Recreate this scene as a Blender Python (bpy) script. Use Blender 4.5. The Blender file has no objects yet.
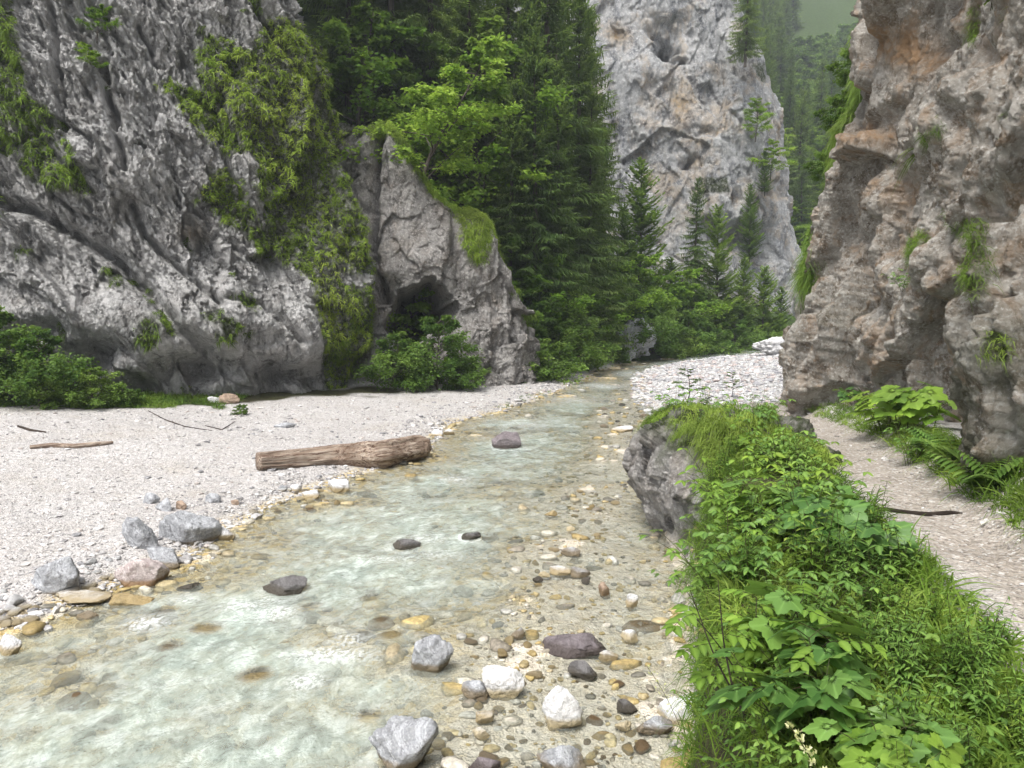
import bpy, math, random
import numpy as np
from mathutils import Vector
R = math.radians
rnd = random.Random(7)
rng = np.random.default_rng(11)

# ------------------------------------------------------------------ camera
CAM_H = 3.2
F = 750.0
TH = math.atan(84.0 / F)
cam_d = bpy.data.cameras.new('camera')
cam_d.sensor_width = 36; cam_d.lens = F / 1024 * 36
cam_d.clip_start = 0.05; cam_d.clip_end = 2000
cam = bpy.data.objects.new('camera', cam_d)
bpy.context.scene.collection.objects.link(cam)
cam.location = (0, 0, CAM_H); cam.rotation_euler = (math.pi / 2 - TH, 0, 0)
sc = bpy.context.scene
sc.camera = cam

# ------------------------------------------------------------------ world, sun, exposure
SUN_EL, SUN_AZ = R(60), R(212)         # azimuth clockwise from +Y : behind the camera, a little right
w = bpy.data.worlds.new('World'); sc.world = w; w.use_nodes = True
nt = w.node_tree; bg = nt.nodes['Background']
sky = nt.nodes.new('ShaderNodeTexSky'); sky.sky_type = 'NISHITA'; sky.sun_disc = False
sky.sun_elevation = SUN_EL; sky.sun_rotation = SUN_AZ; sky.dust_density = 4; sky.air_density = 1.0; sky.ozone_density = 1
hs = nt.nodes.new('ShaderNodeHueSaturation'); hs.inputs['Saturation'].default_value = 0.30
nt.links.new(sky.outputs[0], hs.inputs['Color']); nt.links.new(hs.outputs[0], bg.inputs[0])
bg.inputs[1].default_value = 0.15
sl = bpy.data.lights.new('sun', 'SUN'); sl.energy = 1.5; sl.angle = R(24); sl.color = (1, .96, .90)
so = bpy.data.objects.new('sun', sl); sc.collection.objects.link(so)
sd = Vector((math.sin(SUN_AZ) * math.cos(SUN_EL), math.cos(SUN_AZ) * math.cos(SUN_EL), math.sin(SUN_EL)))
so.rotation_euler = sd.to_track_quat('Z', 'Y').to_euler()
sc.view_settings.view_transform = 'Standard'; sc.view_settings.look = 'None'
sc.view_settings.gamma = 1; sc.view_settings.use_curve_mapping = False
sc.view_settings.exposure = 1.15
sc.render.engine = 'CYCLES'
cy = sc.cycles
cy.max_bounces = 7; cy.diffuse_bounces = 3; cy.glossy_bounces = 2; cy.transmission_bounces = 3; cy.transparent_max_bounces = 6
cy.use_denoising = True
cy.caustics_reflective = False; cy.caustics_refractive = False

# ------------------------------------------------------------------ picture <-> place
CT, ST = math.cos(TH), math.sin(TH)
def ray(px, py):
    u = (np.asarray(px, float) - 512) / F; v = (384 - np.asarray(py, float)) / F
    return u, CT + v * ST, -ST + v * CT
def G(px, py, z=0.0):                  # point of the picture on the level z
    a, b, c = ray(px, py); t = (z - CAM_H) / c
    return np.array([a * t, b * t, z + 0 * t])
def D(px, py, y):                      # point of the picture at the distance y
    a, b, c = ray(px, py); t = y / b
    return np.array([a * t, y + 0 * t, CAM_H + c * t])
def proj(P):
    x, y, z = P[..., 0], P[..., 1], P[..., 2] - CAM_H
    d = y * CT - z * ST; v = y * ST + z * CT
    d = np.where(d < .05, .05, d)
    return 512 + F * x / d, 384 - F * v / d

# ------------------------------------------------------------------ noise
TB = rng.random((64, 64, 64)).astype(np.float32)
WB = rng.random((32, 32, 32, 3)).astype(np.float32)
def vn(p, seed=0):
    p = p + seed * 7.31
    i = np.floor(p).astype(np.int32); f = (p - i).astype(np.float32)
    f = f * f * f * (f * (f * 6 - 15) + 10)
    i0 = i & 63; i1 = (i + 1) & 63
    x0, y0, z0 = i0[..., 0], i0[..., 1], i0[..., 2]; x1, y1, z1 = i1[..., 0], i1[..., 1], i1[..., 2]
    fx, fy, fz = f[..., 0], f[..., 1], f[..., 2]
    a = TB[x0, y0, z0] * (1 - fx) + TB[x1, y0, z0] * fx
    b = TB[x0, y1, z0] * (1 - fx) + TB[x1, y1, z0] * fx
    c = TB[x0, y0, z1] * (1 - fx) + TB[x1, y0, z1] * fx
    d = TB[x0, y1, z1] * (1 - fx) + TB[x1, y1, z1] * fx
    a = a * (1 - fy) + b * fy; c = c * (1 - fy) + d * fy
    return (a * (1 - fz) + c * fz) * 2 - 1
def fbm(p, o=4, seed=0, g=.5):
    s = 0; a = 1; t = 0
    for k in range(o):
        s = s + a * vn(p * 2.03 ** k, seed + k * 3); t += a; a *= g
    return s / t
def ridged(p, o=4, seed=0, g=.5):
    s = 0; a = 1; t = 0
    for k in range(o):
        s = s + a * (1 - 2 * np.abs(vn(p * 2.03 ** k, seed + k * 3))); t += a; a *= g
    return s / t
def worley(p, seed=0):
    p = (p + seed * 5.17).astype(np.float32)
    i = np.floor(p).astype(np.int32)
    sh = p.shape[:-1]
    d1 = np.full(sh, 9, np.float32); d2 = np.full(sh, 9, np.float32); best = np.zeros(p.shape, np.float32); bc = np.zeros(p.shape, np.int32)
    for dx in (-1, 0, 1):
        for dy in (-1, 0, 1):
            for dz in (-1, 0, 1):
                c = i + np.array([dx, dy, dz], np.int32); k = c & 31
                q = c + WB[k[..., 0], k[..., 1], k[..., 2]]
                d = np.linalg.norm(q - p, axis=-1)
                m = d < d1
                d2 = np.where(m, d1, np.minimum(d2, d)); d1 = np.where(m, d, d1)
                best = np.where(m[..., None], q - p, best); bc = np.where(m[..., None], k, bc)
    return d1, d2, best, bc
def blocky(p, sc_, seed=0, off=1., tilt=1.):
    q = p / np.asarray(sc_, float)
    d1, d2, v, c = worley(q, seed)
    r = WB[(c[..., 0] + 7) & 31, (c[..., 1] + 3) & 31, (c[..., 2] + 5) & 31]
    r2 = WB[(c[..., 0] + 11) & 31, (c[..., 1] + 17) & 31, (c[..., 2] + 1) & 31] * 2 - 1
    crack = np.clip((d2 - d1) / .12, 0, 1)
    return off * (r[..., 0] - .5) * 2 + tilt * (r2 * v).sum(-1) - .06 * (1 - crack)
def crag(p, base, amp, seed, oct=5, g=.52, aspect=(1, 1, 1.5)):
    s = 0; as_ = np.asarray(aspect, float)
    for k in range(oct):
        s = s + amp * blocky(p + .07 * base * vn(p * 3 / base, 40 + k)[..., None], base * as_, seed + k, .8, 1.0)
        base *= .46; amp *= g
    return s
def blur(d, k=5, n=2):
    w_ = np.ones(k) / k
    for _ in range(n):
        for ax in (0, 1):
            q = np.pad(d, [(k // 2, k // 2) if i == ax else (0, 0) for i in (0, 1)], 'edge')
            d = sum(w_[j] * (q[j:j + d.shape[0]] if ax == 0 else q[:, j:j + d.shape[1]]) for j in range(k))
    return d
def segdist(px, py, pts):
    best = np.full(np.shape(px), 1e9)
    for (ax, ay), (bx, by) in zip(pts[:-1], pts[1:]):
        dx, dy = bx - ax, by - ay
        t = np.clip(((px - ax) * dx + (py - ay) * dy) / (dx * dx + dy * dy + 1e-9), 0, 1)
        best = np.minimum(best, np.hypot(px - ax - t * dx, py - ay - t * dy))
    return best
def inpoly(px, py, pts):
    ins = np.zeros(np.shape(px), bool); n = len(pts)
    for k in range(n):
        (ax, ay), (bx, by) = pts[k], pts[(k + 1) % n]
        if ay == by: continue
        ins ^= ((ay > py) != (by > py)) & (px < (bx - ax) * (py - ay) / (by - ay) + ax)
    return ins
def softpoly(px, py, pts, s=8.):
    d = segdist(px, py, list(pts) + [pts[0]])
    return np.clip(.5 + np.where(inpoly(px, py, pts), d, -d) / (2 * s), 0, 1)
def sstep(a, b, x):
    t = np.clip((x - a) / (b - a), 0, 1); return t * t * (3 - 2 * t)

# ------------------------------------------------------------------ objects
COL = sc.collection
def mesh(name, V, Fs, mat=None, attrs=None, smooth=True, cols=None):
    V = np.asarray(V, np.float32).reshape(-1, 3)
    me = bpy.data.meshes.new(name)
    me.vertices.add(len(V)); me.vertices.foreach_set('co', V.ravel())
    if not isinstance(Fs, list): Fs = [Fs]
    Fs = [np.asarray(f, np.int32) for f in Fs if len(f)]
    li = np.concatenate([f.ravel() for f in Fs]); tot = np.concatenate([np.full(len(f), f.shape[1], np.int32) for f in Fs])
    st = np.concatenate([[0], np.cumsum(tot)[:-1]]).astype(np.int32)
    me.loops.add(len(li)); me.loops.foreach_set('vertex_index', li)
    me.polygons.add(len(tot)); me.polygons.foreach_set('loop_start', st); me.polygons.foreach_set('loop_total', tot)
    me.polygons.foreach_set('use_smooth', np.full(len(tot), smooth))
    me.update(calc_edges=True); me.validate()
    for k, a in (attrs or {}).items():
        at = me.attributes.new(k, 'FLOAT', 'POINT'); at.data.foreach_set('value', np.asarray(a, np.float32).ravel())
    if cols is not None:
        at = me.attributes.new('tint', 'FLOAT_COLOR', 'POINT')
        c = np.ones((len(V), 4), np.float32); c[:, :3] = cols; at.data.foreach_set('color', c.ravel())
    if mat: me.materials.append(mat)
    return me
def obj(name, me, parent=None, label=None, cat=None, group=None, kind=None, loc=None):
    o = bpy.data.objects.new(name, me); COL.objects.link(o)
    if parent: o.parent = parent
    if label: o['label'] = label
    if cat: o['category'] = cat
    if group: o['group'] = group
    if kind: o['kind'] = kind
    if loc is not None: o.location = loc
    return o
def copy_tree(o, parent=None):
    c = o.copy(); COL.objects.link(c); c.parent = parent
    for ch in o.children: copy_tree(ch, c)
    return c
def gridf(nv, nu):
    i = np.arange(nv * nu).reshape(nv, nu)
    return np.stack([i[:-1, :-1], i[:-1, 1:], i[1:, 1:], i[1:, :-1]], -1).reshape(-1, 4)

# ------------------------------------------------------------------ materials
class N:
    def __init__(s, name):
        s.m = bpy.data.materials.new(name); s.m.use_nodes = True; s.t = s.m.node_tree
        s.b = s.t.nodes['Principled BSDF']; s.out = s.t.nodes['Material Output']
        s.co = s.t.nodes.new('ShaderNodeTexCoord').outputs['Object']
    def n(s, ty, **kw):
        x = s.t.nodes.new(ty)
        for k, v in kw.items():
            if k.startswith('i_'): x.inputs[k[2:].replace('_', ' ')].default_value = v
            else: setattr(x, k, v)
        return x
    def l(s, a, b): s.t.links.new(a, b)
    def map(s, scale=(1, 1, 1), rot=(0, 0, 0), co=None):
        m = s.n('ShaderNodeMapping'); m.inputs['Scale'].default_value = scale; m.inputs['Rotation'].default_value = rot
        s.l(co or s.co, m.inputs[0]); return m.outputs[0]
    def noise(s, scale, detail=4, rough=.6, co=None, dist=0):
        x = s.n('ShaderNodeTexNoise', i_Scale=scale, i_Detail=detail, i_Roughness=rough, i_Distortion=dist)
        s.l(co or s.co, x.inputs['Vector']); return x.outputs['Fac']
    def voro(s, scale, feature='F1', out='Distance', co=None):
        x = s.n('ShaderNodeTexVoronoi', feature=feature, i_Scale=scale); s.l(co or s.co, x.inputs['Vector']); return x.outputs[out]
    def attr(s, name, out='Fac'):
        return s.n('ShaderNodeAttribute', attribute_name=name).outputs[out]
    def ramp(s, fac, stops, interp='LINEAR'):
        r = s.n('ShaderNodeValToRGB'); e = r.color_ramp; e.interpolation = interp
        while len(e.elements) < len(stops): e.elements.new(.5)
        for el, (p, c) in zip(e.elements, stops):
            el.position = p; el.color = (c, c, c, 1) if not hasattr(c, '__len__') else (*c, 1)
        s.l(fac, r.inputs[0]); return r.outputs[0]
    def mix(s, fac, a, b, blend='MIX'):
        m = s.n('ShaderNodeMix', data_type='RGBA', blend_type=blend)
        for i, v in ((0, fac), (6, a), (7, b)):
            if isinstance(v, (int, float)): m.inputs[i].default_value = v if i == 0 else (v, v, v, 1)
            elif isinstance(v, tuple): m.inputs[i].default_value = (*v, 1)
            else: s.l(v, m.inputs[i])
        return m.outputs[2]
    def math(s, op, a, b=0., c=0.):
        m = s.n('ShaderNodeMath', operation=op)
        for i, v in enumerate((a, b, c)):
            if isinstance(v, (int, float)): m.inputs[i].default_value = v
            else: s.l(v, m.inputs[i])
        return m.outputs[0]
    def bump(s, h, dist=.05, st=1., prev=None):
        b = s.n('ShaderNodeBump'); b.inputs['Strength'].default_value = st; b.inputs['Distance'].default_value = dist
        s.l(h, b.inputs['Height'])
        if prev: s.l(prev, b.inputs['Normal'])
        return b.outputs[0]
    def fin(s, col, rough=.9, normal=None, spec=.3):
        if isinstance(col, tuple): s.b.inputs['Base Color'].default_value = (*col, 1)
        else: s.l(col, s.b.inputs['Base Color'])
        if isinstance(rough, (int, float)): s.b.inputs['Roughness'].default_value = rough
        else: s.l(rough, s.b.inputs['Roughness'])
        s.b.inputs['Specular IOR Level'].default_value = spec
        if normal: s.l(normal, s.b.inputs['Normal'])
        return s.m

def m_cliff(name, cA, cB, cD, cO, sc1=1., strat=(1, 1, 1), rot=(0, 0, 0), ochre=.5, bumpk=1.):
    s = N(name)
    st = s.map(strat, rot)
    n1 = s.noise(.5 * sc1, 8, .65, dist=.3); n2 = s.noise(1.6 * sc1, 8, .7, st); n3 = s.noise(7 * sc1, 6, .7)
    c = s.mix(s.ramp(n2, [(.36, 0), (.60, 1)]), cA, cB)
    c = s.mix(s.ramp(s.noise(2.3 * sc1, 9, .75, st, .6), [(.50, 0), (.62, 1)]), c, cD)
    c = s.mix(s.ramp(n3, [(.35, .25), (.6, 0)]), c, tuple(x * .55 for x in cD))
    c = s.mix(s.ramp(s.noise(14 * sc1, 4, .6), [(.52, 0), (.70, .75)]), c, tuple(min(x * 1.45, .75) for x in cB))
    of = s.math('MULTIPLY', s.ramp(s.noise(.9 * sc1, 8, .75, dist=.5), [(.50, 0), (.62, 1)]), ochre)
    of = s.math('ADD', of, s.attr('ochre'))
    of = s.math('MULTIPLY', of, s.ramp(n3, [(.3, .3), (.6, 1)]))
    c = s.mix(s.math('MINIMUM', of, 1.), c, cO)
    mf = s.math('MULTIPLY', s.attr('moss'), s.ramp(s.noise(5, 5, .7), [(.3, .25), (.55, 1)]))
    c = s.mix(mf, c, (.045, .060, .018))
    h = s.noise(3.2 * sc1, 12, .72, st); h2 = s.voro(4.5 * sc1, co=s.map((1, 1, .7), (.3, .5, .2)))
    b = s.bump(h, .45 / sc1, 1. * bumpk); b = s.bump(s.noise(11 * sc1, 6, .75, st, .3), .12 / sc1, .8 * bumpk, b); b = s.bump(h2, .10 / sc1, .5 * bumpk, b); b = s.bump(s.noise(22 * sc1, 5, .7), .03 / sc1, .7 * bumpk, b)
    return s.fin(c, .92, b, .25)

def m_foliage(name, c0, c1, c2, trans=.35, nsc=.6, spec=.2, rough=.55, rib=0.):
    s = N(name)
    v = s.attr('v')
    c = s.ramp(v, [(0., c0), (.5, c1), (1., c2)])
    n = s.noise(nsc, 3, .6)
    c = s.mix(s.ramp(n, [(.38, .55), (.62, 0)]), c, tuple(x * .45 for x in c0))
    oi = s.n('ShaderNodeObjectInfo').outputs['Random']
    hv = s.n('ShaderNodeHueSaturation'); s.l(c, hv.inputs['Color']); s.l(s.math('MULTIPLY_ADD', oi, .65, .78), hv.inputs['Value']); s.l(s.math('MULTIPLY_ADD', oi, -.03, .515), hv.inputs['Hue'])
    c = hv.outputs[0]
    nrm = None
    if rib:
        c = s.mix(s.math('MULTIPLY', s.attr('rib'), rib), c, tuple(min(1, x * 1.5 + .03) for x in c2))
        nrm = s.bump(s.noise(55, 3, .5), .003, .6)
    s.fin(c, rough, nrm, spec)
    tr = s.n('ShaderNodeBsdfTranslucent'); tc = s.mix(.35, c, (.30, .42, .05)); s.l(tc, tr.inputs[0])
    mx = s.n('ShaderNodeMixShader'); mx.inputs[0].default_value = trans
    s.l(s.b.outputs[0], mx.inputs[1]); s.l(tr.outputs[0], mx.inputs[2]); s.l(mx.outputs[0], s.out.inputs[0])
    return s.m

def m_stone(name, cA, cB, cD, rough=.85, sc_=1., vein=0., wet=None):
    s = N(name)
    c = s.mix(s.ramp(s.noise(4 * sc_, 8, .7), [(.35, 0), (.65, 1)]), cA, cB)
    c = s.mix(s.ramp(s.noise(11 * sc_, 8, .75, dist=.7), [(.5, 0), (.62, .8)]), c, cD)
    c = s.mix(s.ramp(s.noise(60 * sc_, 3, .6), [(.5, 0), (.75, .5)]), c, tuple(min(1, x * 1.6) for x in cB))
    c = s.mix(s.ramp(s.noise(2.2 * sc_, 9, .8, dist=1.5), [(.50, 0), (.54, .7), (.58, 0)]), c, tuple(min(.85, x * 1.7) for x in cB))
    b = s.bump(s.noise(9 * sc_, 10, .7), .08, .8); b = s.bump(s.noise(70, 4, .7), .01, .6, b)
    if wet:   # damp algae-stained band close to the water line (world height)
        g = s.n('ShaderNodeNewGeometry').outputs['Position']; sp = s.n('ShaderNodeSeparateXYZ'); s.l(g, sp.inputs[0])
        z = s.math('ADD', sp.outputs['Z'], s.math('MULTIPLY', s.noise(9, 3), .05))
        f = s.ramp(s.math('MULTIPLY', z, 4.), [(.0, 1.), (.32, .8), (.46, 0.)])
        c = s.mix(f, c, wet); r = s.math('MULTIPLY_ADD', f, -.55, rough)
        return s.fin(c, r, b, .4)
    return s.fin(c, rough, b, .3)

def m_tint(name, rough=.85, bs=60):
    s = N(name); a = s.attr('tint', 'Color')
    c = s.mix(s.ramp(s.noise(25, 6, .7), [(.4, .35), (.62, 0)]), a, .12, 'MULTIPLY')
    c = s.mix(s.ramp(s.noise(25, 6, .7), [(.4, .3), (.6, 0)]), c, (.3, .28, .25), 'MULTIPLY')
    return s.fin(c, rough, s.bump(s.noise(bs, 4, .7), .012, .7), .35)

def m_ground():
    s = N('ground_gravel')
    fine = s.voro(42, out='Color'); fd = s.voro(42)
    f2 = s.voro(13, out='Color'); f2d = s.voro(13)
    n = s.noise(.9, 6, .6); n2 = s.noise(5, 6, .7)
    c = s.mix(s.ramp(n, [(.35, 0), (.65, 1)]), (.43, .41, .402), (.53, .515, .51))
    c = s.mix(s.ramp(n2, [(.42, .5), (.58, 0)]), c, (.38, .355, .33))
    g1 = s.n('ShaderNodeSeparateColor'); s.l(fine, g1.inputs[0])
    c = s.mix(s.ramp(g1.outputs[0], [(0, .75), (.5, 0), (.8, 0), (1, 0)]), c, (.30, .28, .27))
    c = s.mix(s.ramp(g1.outputs[1], [(.6, 0), (1, .7)]), c, (.72, .70, .69))
    g2 = s.n('ShaderNodeSeparateColor'); s.l(f2, g2.inputs[0])
    c = s.mix(s.ramp(g2.outputs[0], [(.0, .35), (.3, 0)]), c, (.33, .32, .32))
    c = s.mix(s.ramp(s.noise(.55, 5, .7), [(.52, 0), (.68, .45)]), c, (.40, .36, .31))
    c = s.mix(s.ramp(s.noise(1.4, 8, .75, dist=.4), [(.56, 0), (.64, .5)]), c, (.36, .35, .345))
    # bed under the water: warm sand and algae
    bc = s.mix(s.ramp(s.noise(2.2, 7, .65), [(.40, 0), (.60, 1)]), (.56, .52, .44), (.55, .45, .26))
    bc = s.mix(s.ramp(g2.outputs[1], [(.5, 0), (.9, .8)]), bc, (.46, .33, .11))
    bc = s.mix(s.ramp(g2.outputs[2], [(.6, 0), (.95, .7)]), bc, (.16, .15, .12))
    bc = s.mix(s.math('MULTIPLY', s.attr('sand'), .8), bc, s.mix(s.ramp(n2, [(.4, 0), (.6, 1)]), (.64, .595, .53), (.54, .49, .41)))
    c = s.mix(s.attr('bed'), c, bc)
    # trodden footpath
    pc = s.mix(s.ramp(s.noise(1.8, 7, .7), [(.38, 0), (.62, 1)]), (.30, .265, .225), (.40, .36, .315))
    pc = s.mix(s.ramp(g1.outputs[1], [(.72, 0), (1, .8)]), pc, (.58, .56, .54))
    pc = s.mix(s.ramp(g1.outputs[2], [(.75, 0), (1, .7)]), pc, (.20, .17, .15))
    c = s.mix(s.attr('path'), c, pc)
    ec = s.mix(s.ramp(s.noise(6, 6, .7), [(.4, 0), (.6, 1)]), (.045, .04, .022), (.07, .075, .03))
    c = s.mix(s.attr('soil'), c, ec)
    b = s.bump(n2, .08, .6); b = s.bump(f2d, .05, .45, b); b = s.bump(fd, .025, .7, b)
    return s.fin(c, .95, b, .2)

def m_water():
    s = N('river_water')
    dep = s.attr('depth'); foam = s.attr('foam')
    mp = s.map((1.25, .8, 1), (0, 0, R(-20)))
    h1 = s.noise(4.5, 5, .65, mp, .3); h2 = s.noise(17, 4, .6, mp, .2)
    b = s.bump(h1, .11, .9); b = s.bump(h2, .02, .8, b)
    streak = s.noise(3.4, 8, .72, mp, .35)
    milk = s.ramp(dep, [(0., .0), (.035, .10), (.09, .34), (.15, .56), (.28, .76), (1, .9)])
    milk = s.math('MULTIPLY', milk, s.ramp(streak, [(.36, .62), (.58, 1.12)]))
    col = s.mix(s.ramp(dep, [(0, 0), (.35, 1)]), (.51, .53, .45), (.43, .54, .49))
    col = s.mix(s.ramp(streak, [(.50, 0), (.66, .65)]), col, (.70, .76, .73))
    tr = s.n('ShaderNodeBsdfTransparent'); tr.inputs[0].default_value = (.98, 1, .98, 1)
    df = s.n('ShaderNodeBsdfDiffuse'); s.l(col, df.inputs[0]); s.l(s.bump(h2, .02, .5, s.bump(h1, .09, .6)), df.inputs['Normal'])
    m1 = s.n('ShaderNodeMixShader'); s.l(milk, m1.inputs[0]); s.l(tr.outputs[0], m1.inputs[1]); s.l(df.outputs[0], m1.inputs[2])
    fd = s.n('ShaderNodeBsdfDiffuse'); fd.inputs[0].default_value = (.82, .86, .86, 1)
    ff = s.math('MULTIPLY', foam, s.ramp(s.noise(22, 6, .85, mp, .4), [(.44, 0), (.58, 1)]))
    m2 = s.n('ShaderNodeMixShader'); s.l(ff, m2.inputs[0]); s.l(m1.outputs[0], m2.inputs[1]); s.l(fd.outputs[0], m2.inputs[2])
    gl = s.n('ShaderNodeBsdfGlossy'); gl.inputs['Roughness'].default_value = .12; s.l(b, gl.inputs['Normal'])
    fr = s.n('ShaderNodeFresnel'); fr.inputs[0].default_value = 1.33; s.l(s.bump(h2, .012, .6, s.bump(h1, .08, .8)), fr.inputs['Normal'])
    m3 = s.n('ShaderNodeMixShader'); s.l(fr.outputs[0], m3.inputs[0]); s.l(m2.outputs[0], m3.inputs[1]); s.l(gl.outputs[0], m3.inputs[2])
    s.l(m3.outputs[0], s.out.inputs[0]); s.t.nodes.remove(s.b)
    return s.m

def m_wood(name, cA, cB, cD, ax='X', sc_=1.):
    s = N(name)
    mp = s.map({'X': (.35, 6, 6), 'Z': (6, 6, .35)}[ax])
    n = s.noise(2.5 * sc_, 8, .75, mp, .6); n2 = s.noise(.9 * sc_, 6, .6)
    c = s.mix(s.ramp(n, [(.35, 0), (.6, 1)]), cA, cB)
    c = s.mix(s.ramp(s.noise(1.7 * sc_, 7, .75, mp, 1.), [(.48, 0), (.60, 1)]), c, cD)
    c = s.mix(s.ramp(n2, [(.42, .6), (.6, 0)]), c, tuple(x * .55 for x in cA))
    return s.fin(c, .9, s.bump(n, .06, .9), .2)

M_L = m_cliff('limestone_grey', (.50, .495, .485), (.68, .675, .665), (.25, .245, .24), (.36, .27, .19), 1., (1.0, .8, .38), (0, R(26), 0), .12, 1.)
M_R = m_cliff('limestone_warm', (.37, .335, .285), (.58, .55, .50), (.20, .16, .12), (.40, .26, .15), 1.5, (1, 1, .8), (R(20), 0, R(10)), .70, 1.1)
M_F = m_cliff('limestone_far', (.41, .42, .43), (.60, .60, .59), (.20, .21, .23), (.52, .38, .22), .42, (1, 1, .45), (0, 0, 0), .48, 1.)
M_2 = m_cliff('limestone_block', (.34, .325, .31), (.48, .465, .45), (.17, .16, .15), (.36, .26, .18), 1., (1, .8, .7), (0, R(-30), 0), .25, .9)
M_GROUND = m_ground(); M_WATER = m_water()
M_SPRUCE = m_foliage('spruce_needles', (.068, .118, .036), (.125, .20, .055), (.22, .31, .085), .42, .5)
M_SPRUCE_Y = m_foliage('young_spruce_needles', (.075, .145, .030), (.14, .25, .045), (.25, .37, .075), .42, .7)
M_BEECH = m_foliage('beech_leaves', (.12, .24, .030), (.23, .39, .045), (.38, .53, .08), .5, .9)
M_BUSH = m_foliage('bush_leaves', (.07, .14, .030), (.13, .235, .045), (.23, .35, .08), .45, 1.2)
M_GRASS = m_foliage('grass_blades', (.060, .125, .020), (.13, .235, .032), (.24, .34, .065), .40, 1.5)
M_CGRASS = m_foliage('cliff_grass_blades', (.11, .175, .030), (.23, .35, .05), (.42, .53, .10), .42, 1.1)
M_HERB = m_foliage('herb_leaves', (.055, .13, .026), (.11, .22, .040), (.20, .34, .06), .40, 2., .4, .45, .35)
M_LIME = m_foliage('lime_leaves', (.10, .20, .025), (.17, .30, .035), (.27, .42, .06), .45, 2., .35, .5, .3)
M_MAPLE = m_foliage('maple_leaves', (.060, .14, .030), (.10, .21, .042), (.15, .28, .055), .30, 2., .4, .45, .5)
M_DRY = m_foliage('dry_stalks', (.22, .17, .09), (.36, .30, .17), (.50, .44, .28), .2, 2.)
M_CREAM = m_foliage('cream_florets', (.45, .50, .22), (.58, .60, .32), (.70, .70, .45), .3, 2.)
M_STEM = m_wood('green_stem', (.09, .11, .04), (.14, .15, .06), (.08, .05, .03), 'Z', 3.)
M_TWIG = m_wood('dark_twig', (.045, .035, .028), (.09, .07, .055), (.03, .02, .018), 'X', 2.)
M_BARK = m_wood('spruce_bark', (.10, .085, .07), (.17, .15, .13), (.05, .04, .035), 'Z', .6)
M_LOG = m_wood('driftwood', (.27, .18, .125), (.56, .48, .40), (.085, .045, .03), 'X', 1.6)
OCHRE = (.26, .175, .055)
MS = {
 'grey': m_stone('stone_grey', (.26, .27, .285), (.38, .39, .41), (.17, .17, .18), .85, 1., wet=(.20, .15, .08)),
 'pale': m_stone('stone_pale', (.50, .50, .51), (.66, .66, .67), (.38, .37, .36), .85, 1., wet=(.36, .27, .12)),
 'white': m_stone('stone_white', (.62, .62, .62), (.78, .78, .78), (.50, .48, .46), .8, 1., wet=(.45, .36, .19)),
 'pink': m_stone('stone_pink', (.38, .31, .30), (.52, .46, .45), (.28, .22, .21), .85, 1., wet=(.28, .16, .06)),
 'dark': m_stone('stone_dark', (.085, .08, .08), (.15, .145, .145), (.05, .045, .045), .4, 1.2, wet=(.06, .05, .035)),
 'maroon': m_stone('stone_slate', (.13, .11, .115), (.19, .165, .175), (.09, .075, .08), .6, 1., wet=(.07, .055, .05)),
 'brown': m_stone('stone_brown', (.24, .17, .12), (.34, .26, .20), (.14, .09, .06), .8, 1., wet=(.17, .11, .05)),
 'ochre': m_stone('stone_ochre', (.32, .25, .13), (.46, .39, .24), (.20, .15, .08), .5, 1., wet=(.34, .255, .12)),
}
M_PEB = m_tint('pebbles', .85, 60); M_BEDS = m_tint('bed_stones', .45, 30)

# ------------------------------------------------------------------ terrain
_l = np.array([G(*p)[:2] for p in [(0, 636), (60, 612), (120, 592), (195, 556), (240, 525), (290, 500), (345, 480), (430, 452), (448, 425), (520, 405), (560, 390), (600, 372), (628, 363), (652, 357)]])
LY = np.concatenate([[-12, 0, 4], _l[:, 1], [60, 80]]); LX = np.concatenate([[-9, -7, -6], _l[:, 0], [16, 30]])
RY = np.array([-12, 0, 1.5, 3, 5, 7, 8.5, 10, 12, 15, 18, 21, 24.5, 28, 32, 36, 40, 43, 50, 80])
RX = np.array([-2, -.65, .16, .70, 1.28, 1.7, 2.1, 2.15, 2.4, 3.2, 3.8, 4.0, 4.3, 4.8, 5.4, 7.0, 10, 14, 24, 60])
PY = np.array([-10, 0, 3.75, 5.5, 8, 10, 14, 18, 22, 30]); PZ = np.array([1.7, 1.65, 1.58, 1.48, 1.33, 1.2, .86, .60, .48, .40])
PLY = np.array([-10, 0, 2, 3.75, 5.5, 8, 10, 12, 14, 18, 24]); PLX = np.array([-1.2, .6, 1.85, 2.45, 2.85, 3.45, 3.85, 4.05, 4.25, 4.4, 4.6])
CFY = np.array([-14, 0, 2, 3.75, 5.5, 8, 10, 12, 14, 16.5, 18, 19.5, 22, 30]); CFX = np.array([2.4, 2.5, 2.8, 3.25, 3.75, 4.55, 5.15, 5.6, 6.0, 6.35, 6.6, 7.4, 9.5, 16])
BARL = np.array([G(*p)[:2] for p in [(560, 768), (545, 690), (560, 620), (590, 560), (603, 510), (622, 470), (650, 440), (690, 405), (700, 388)]])
FOOT = np.array([(-30, 17), (-16, 18.5), (-10.6, 19.6), (-8.4, 20.4), (-4.2, 24.2), (.2, 26.6), (2.2, 31), (4.2, 36), (8, 42), (14, 50), (22, 57), (34, 62), (60, 66)])
SH = [0]
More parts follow.
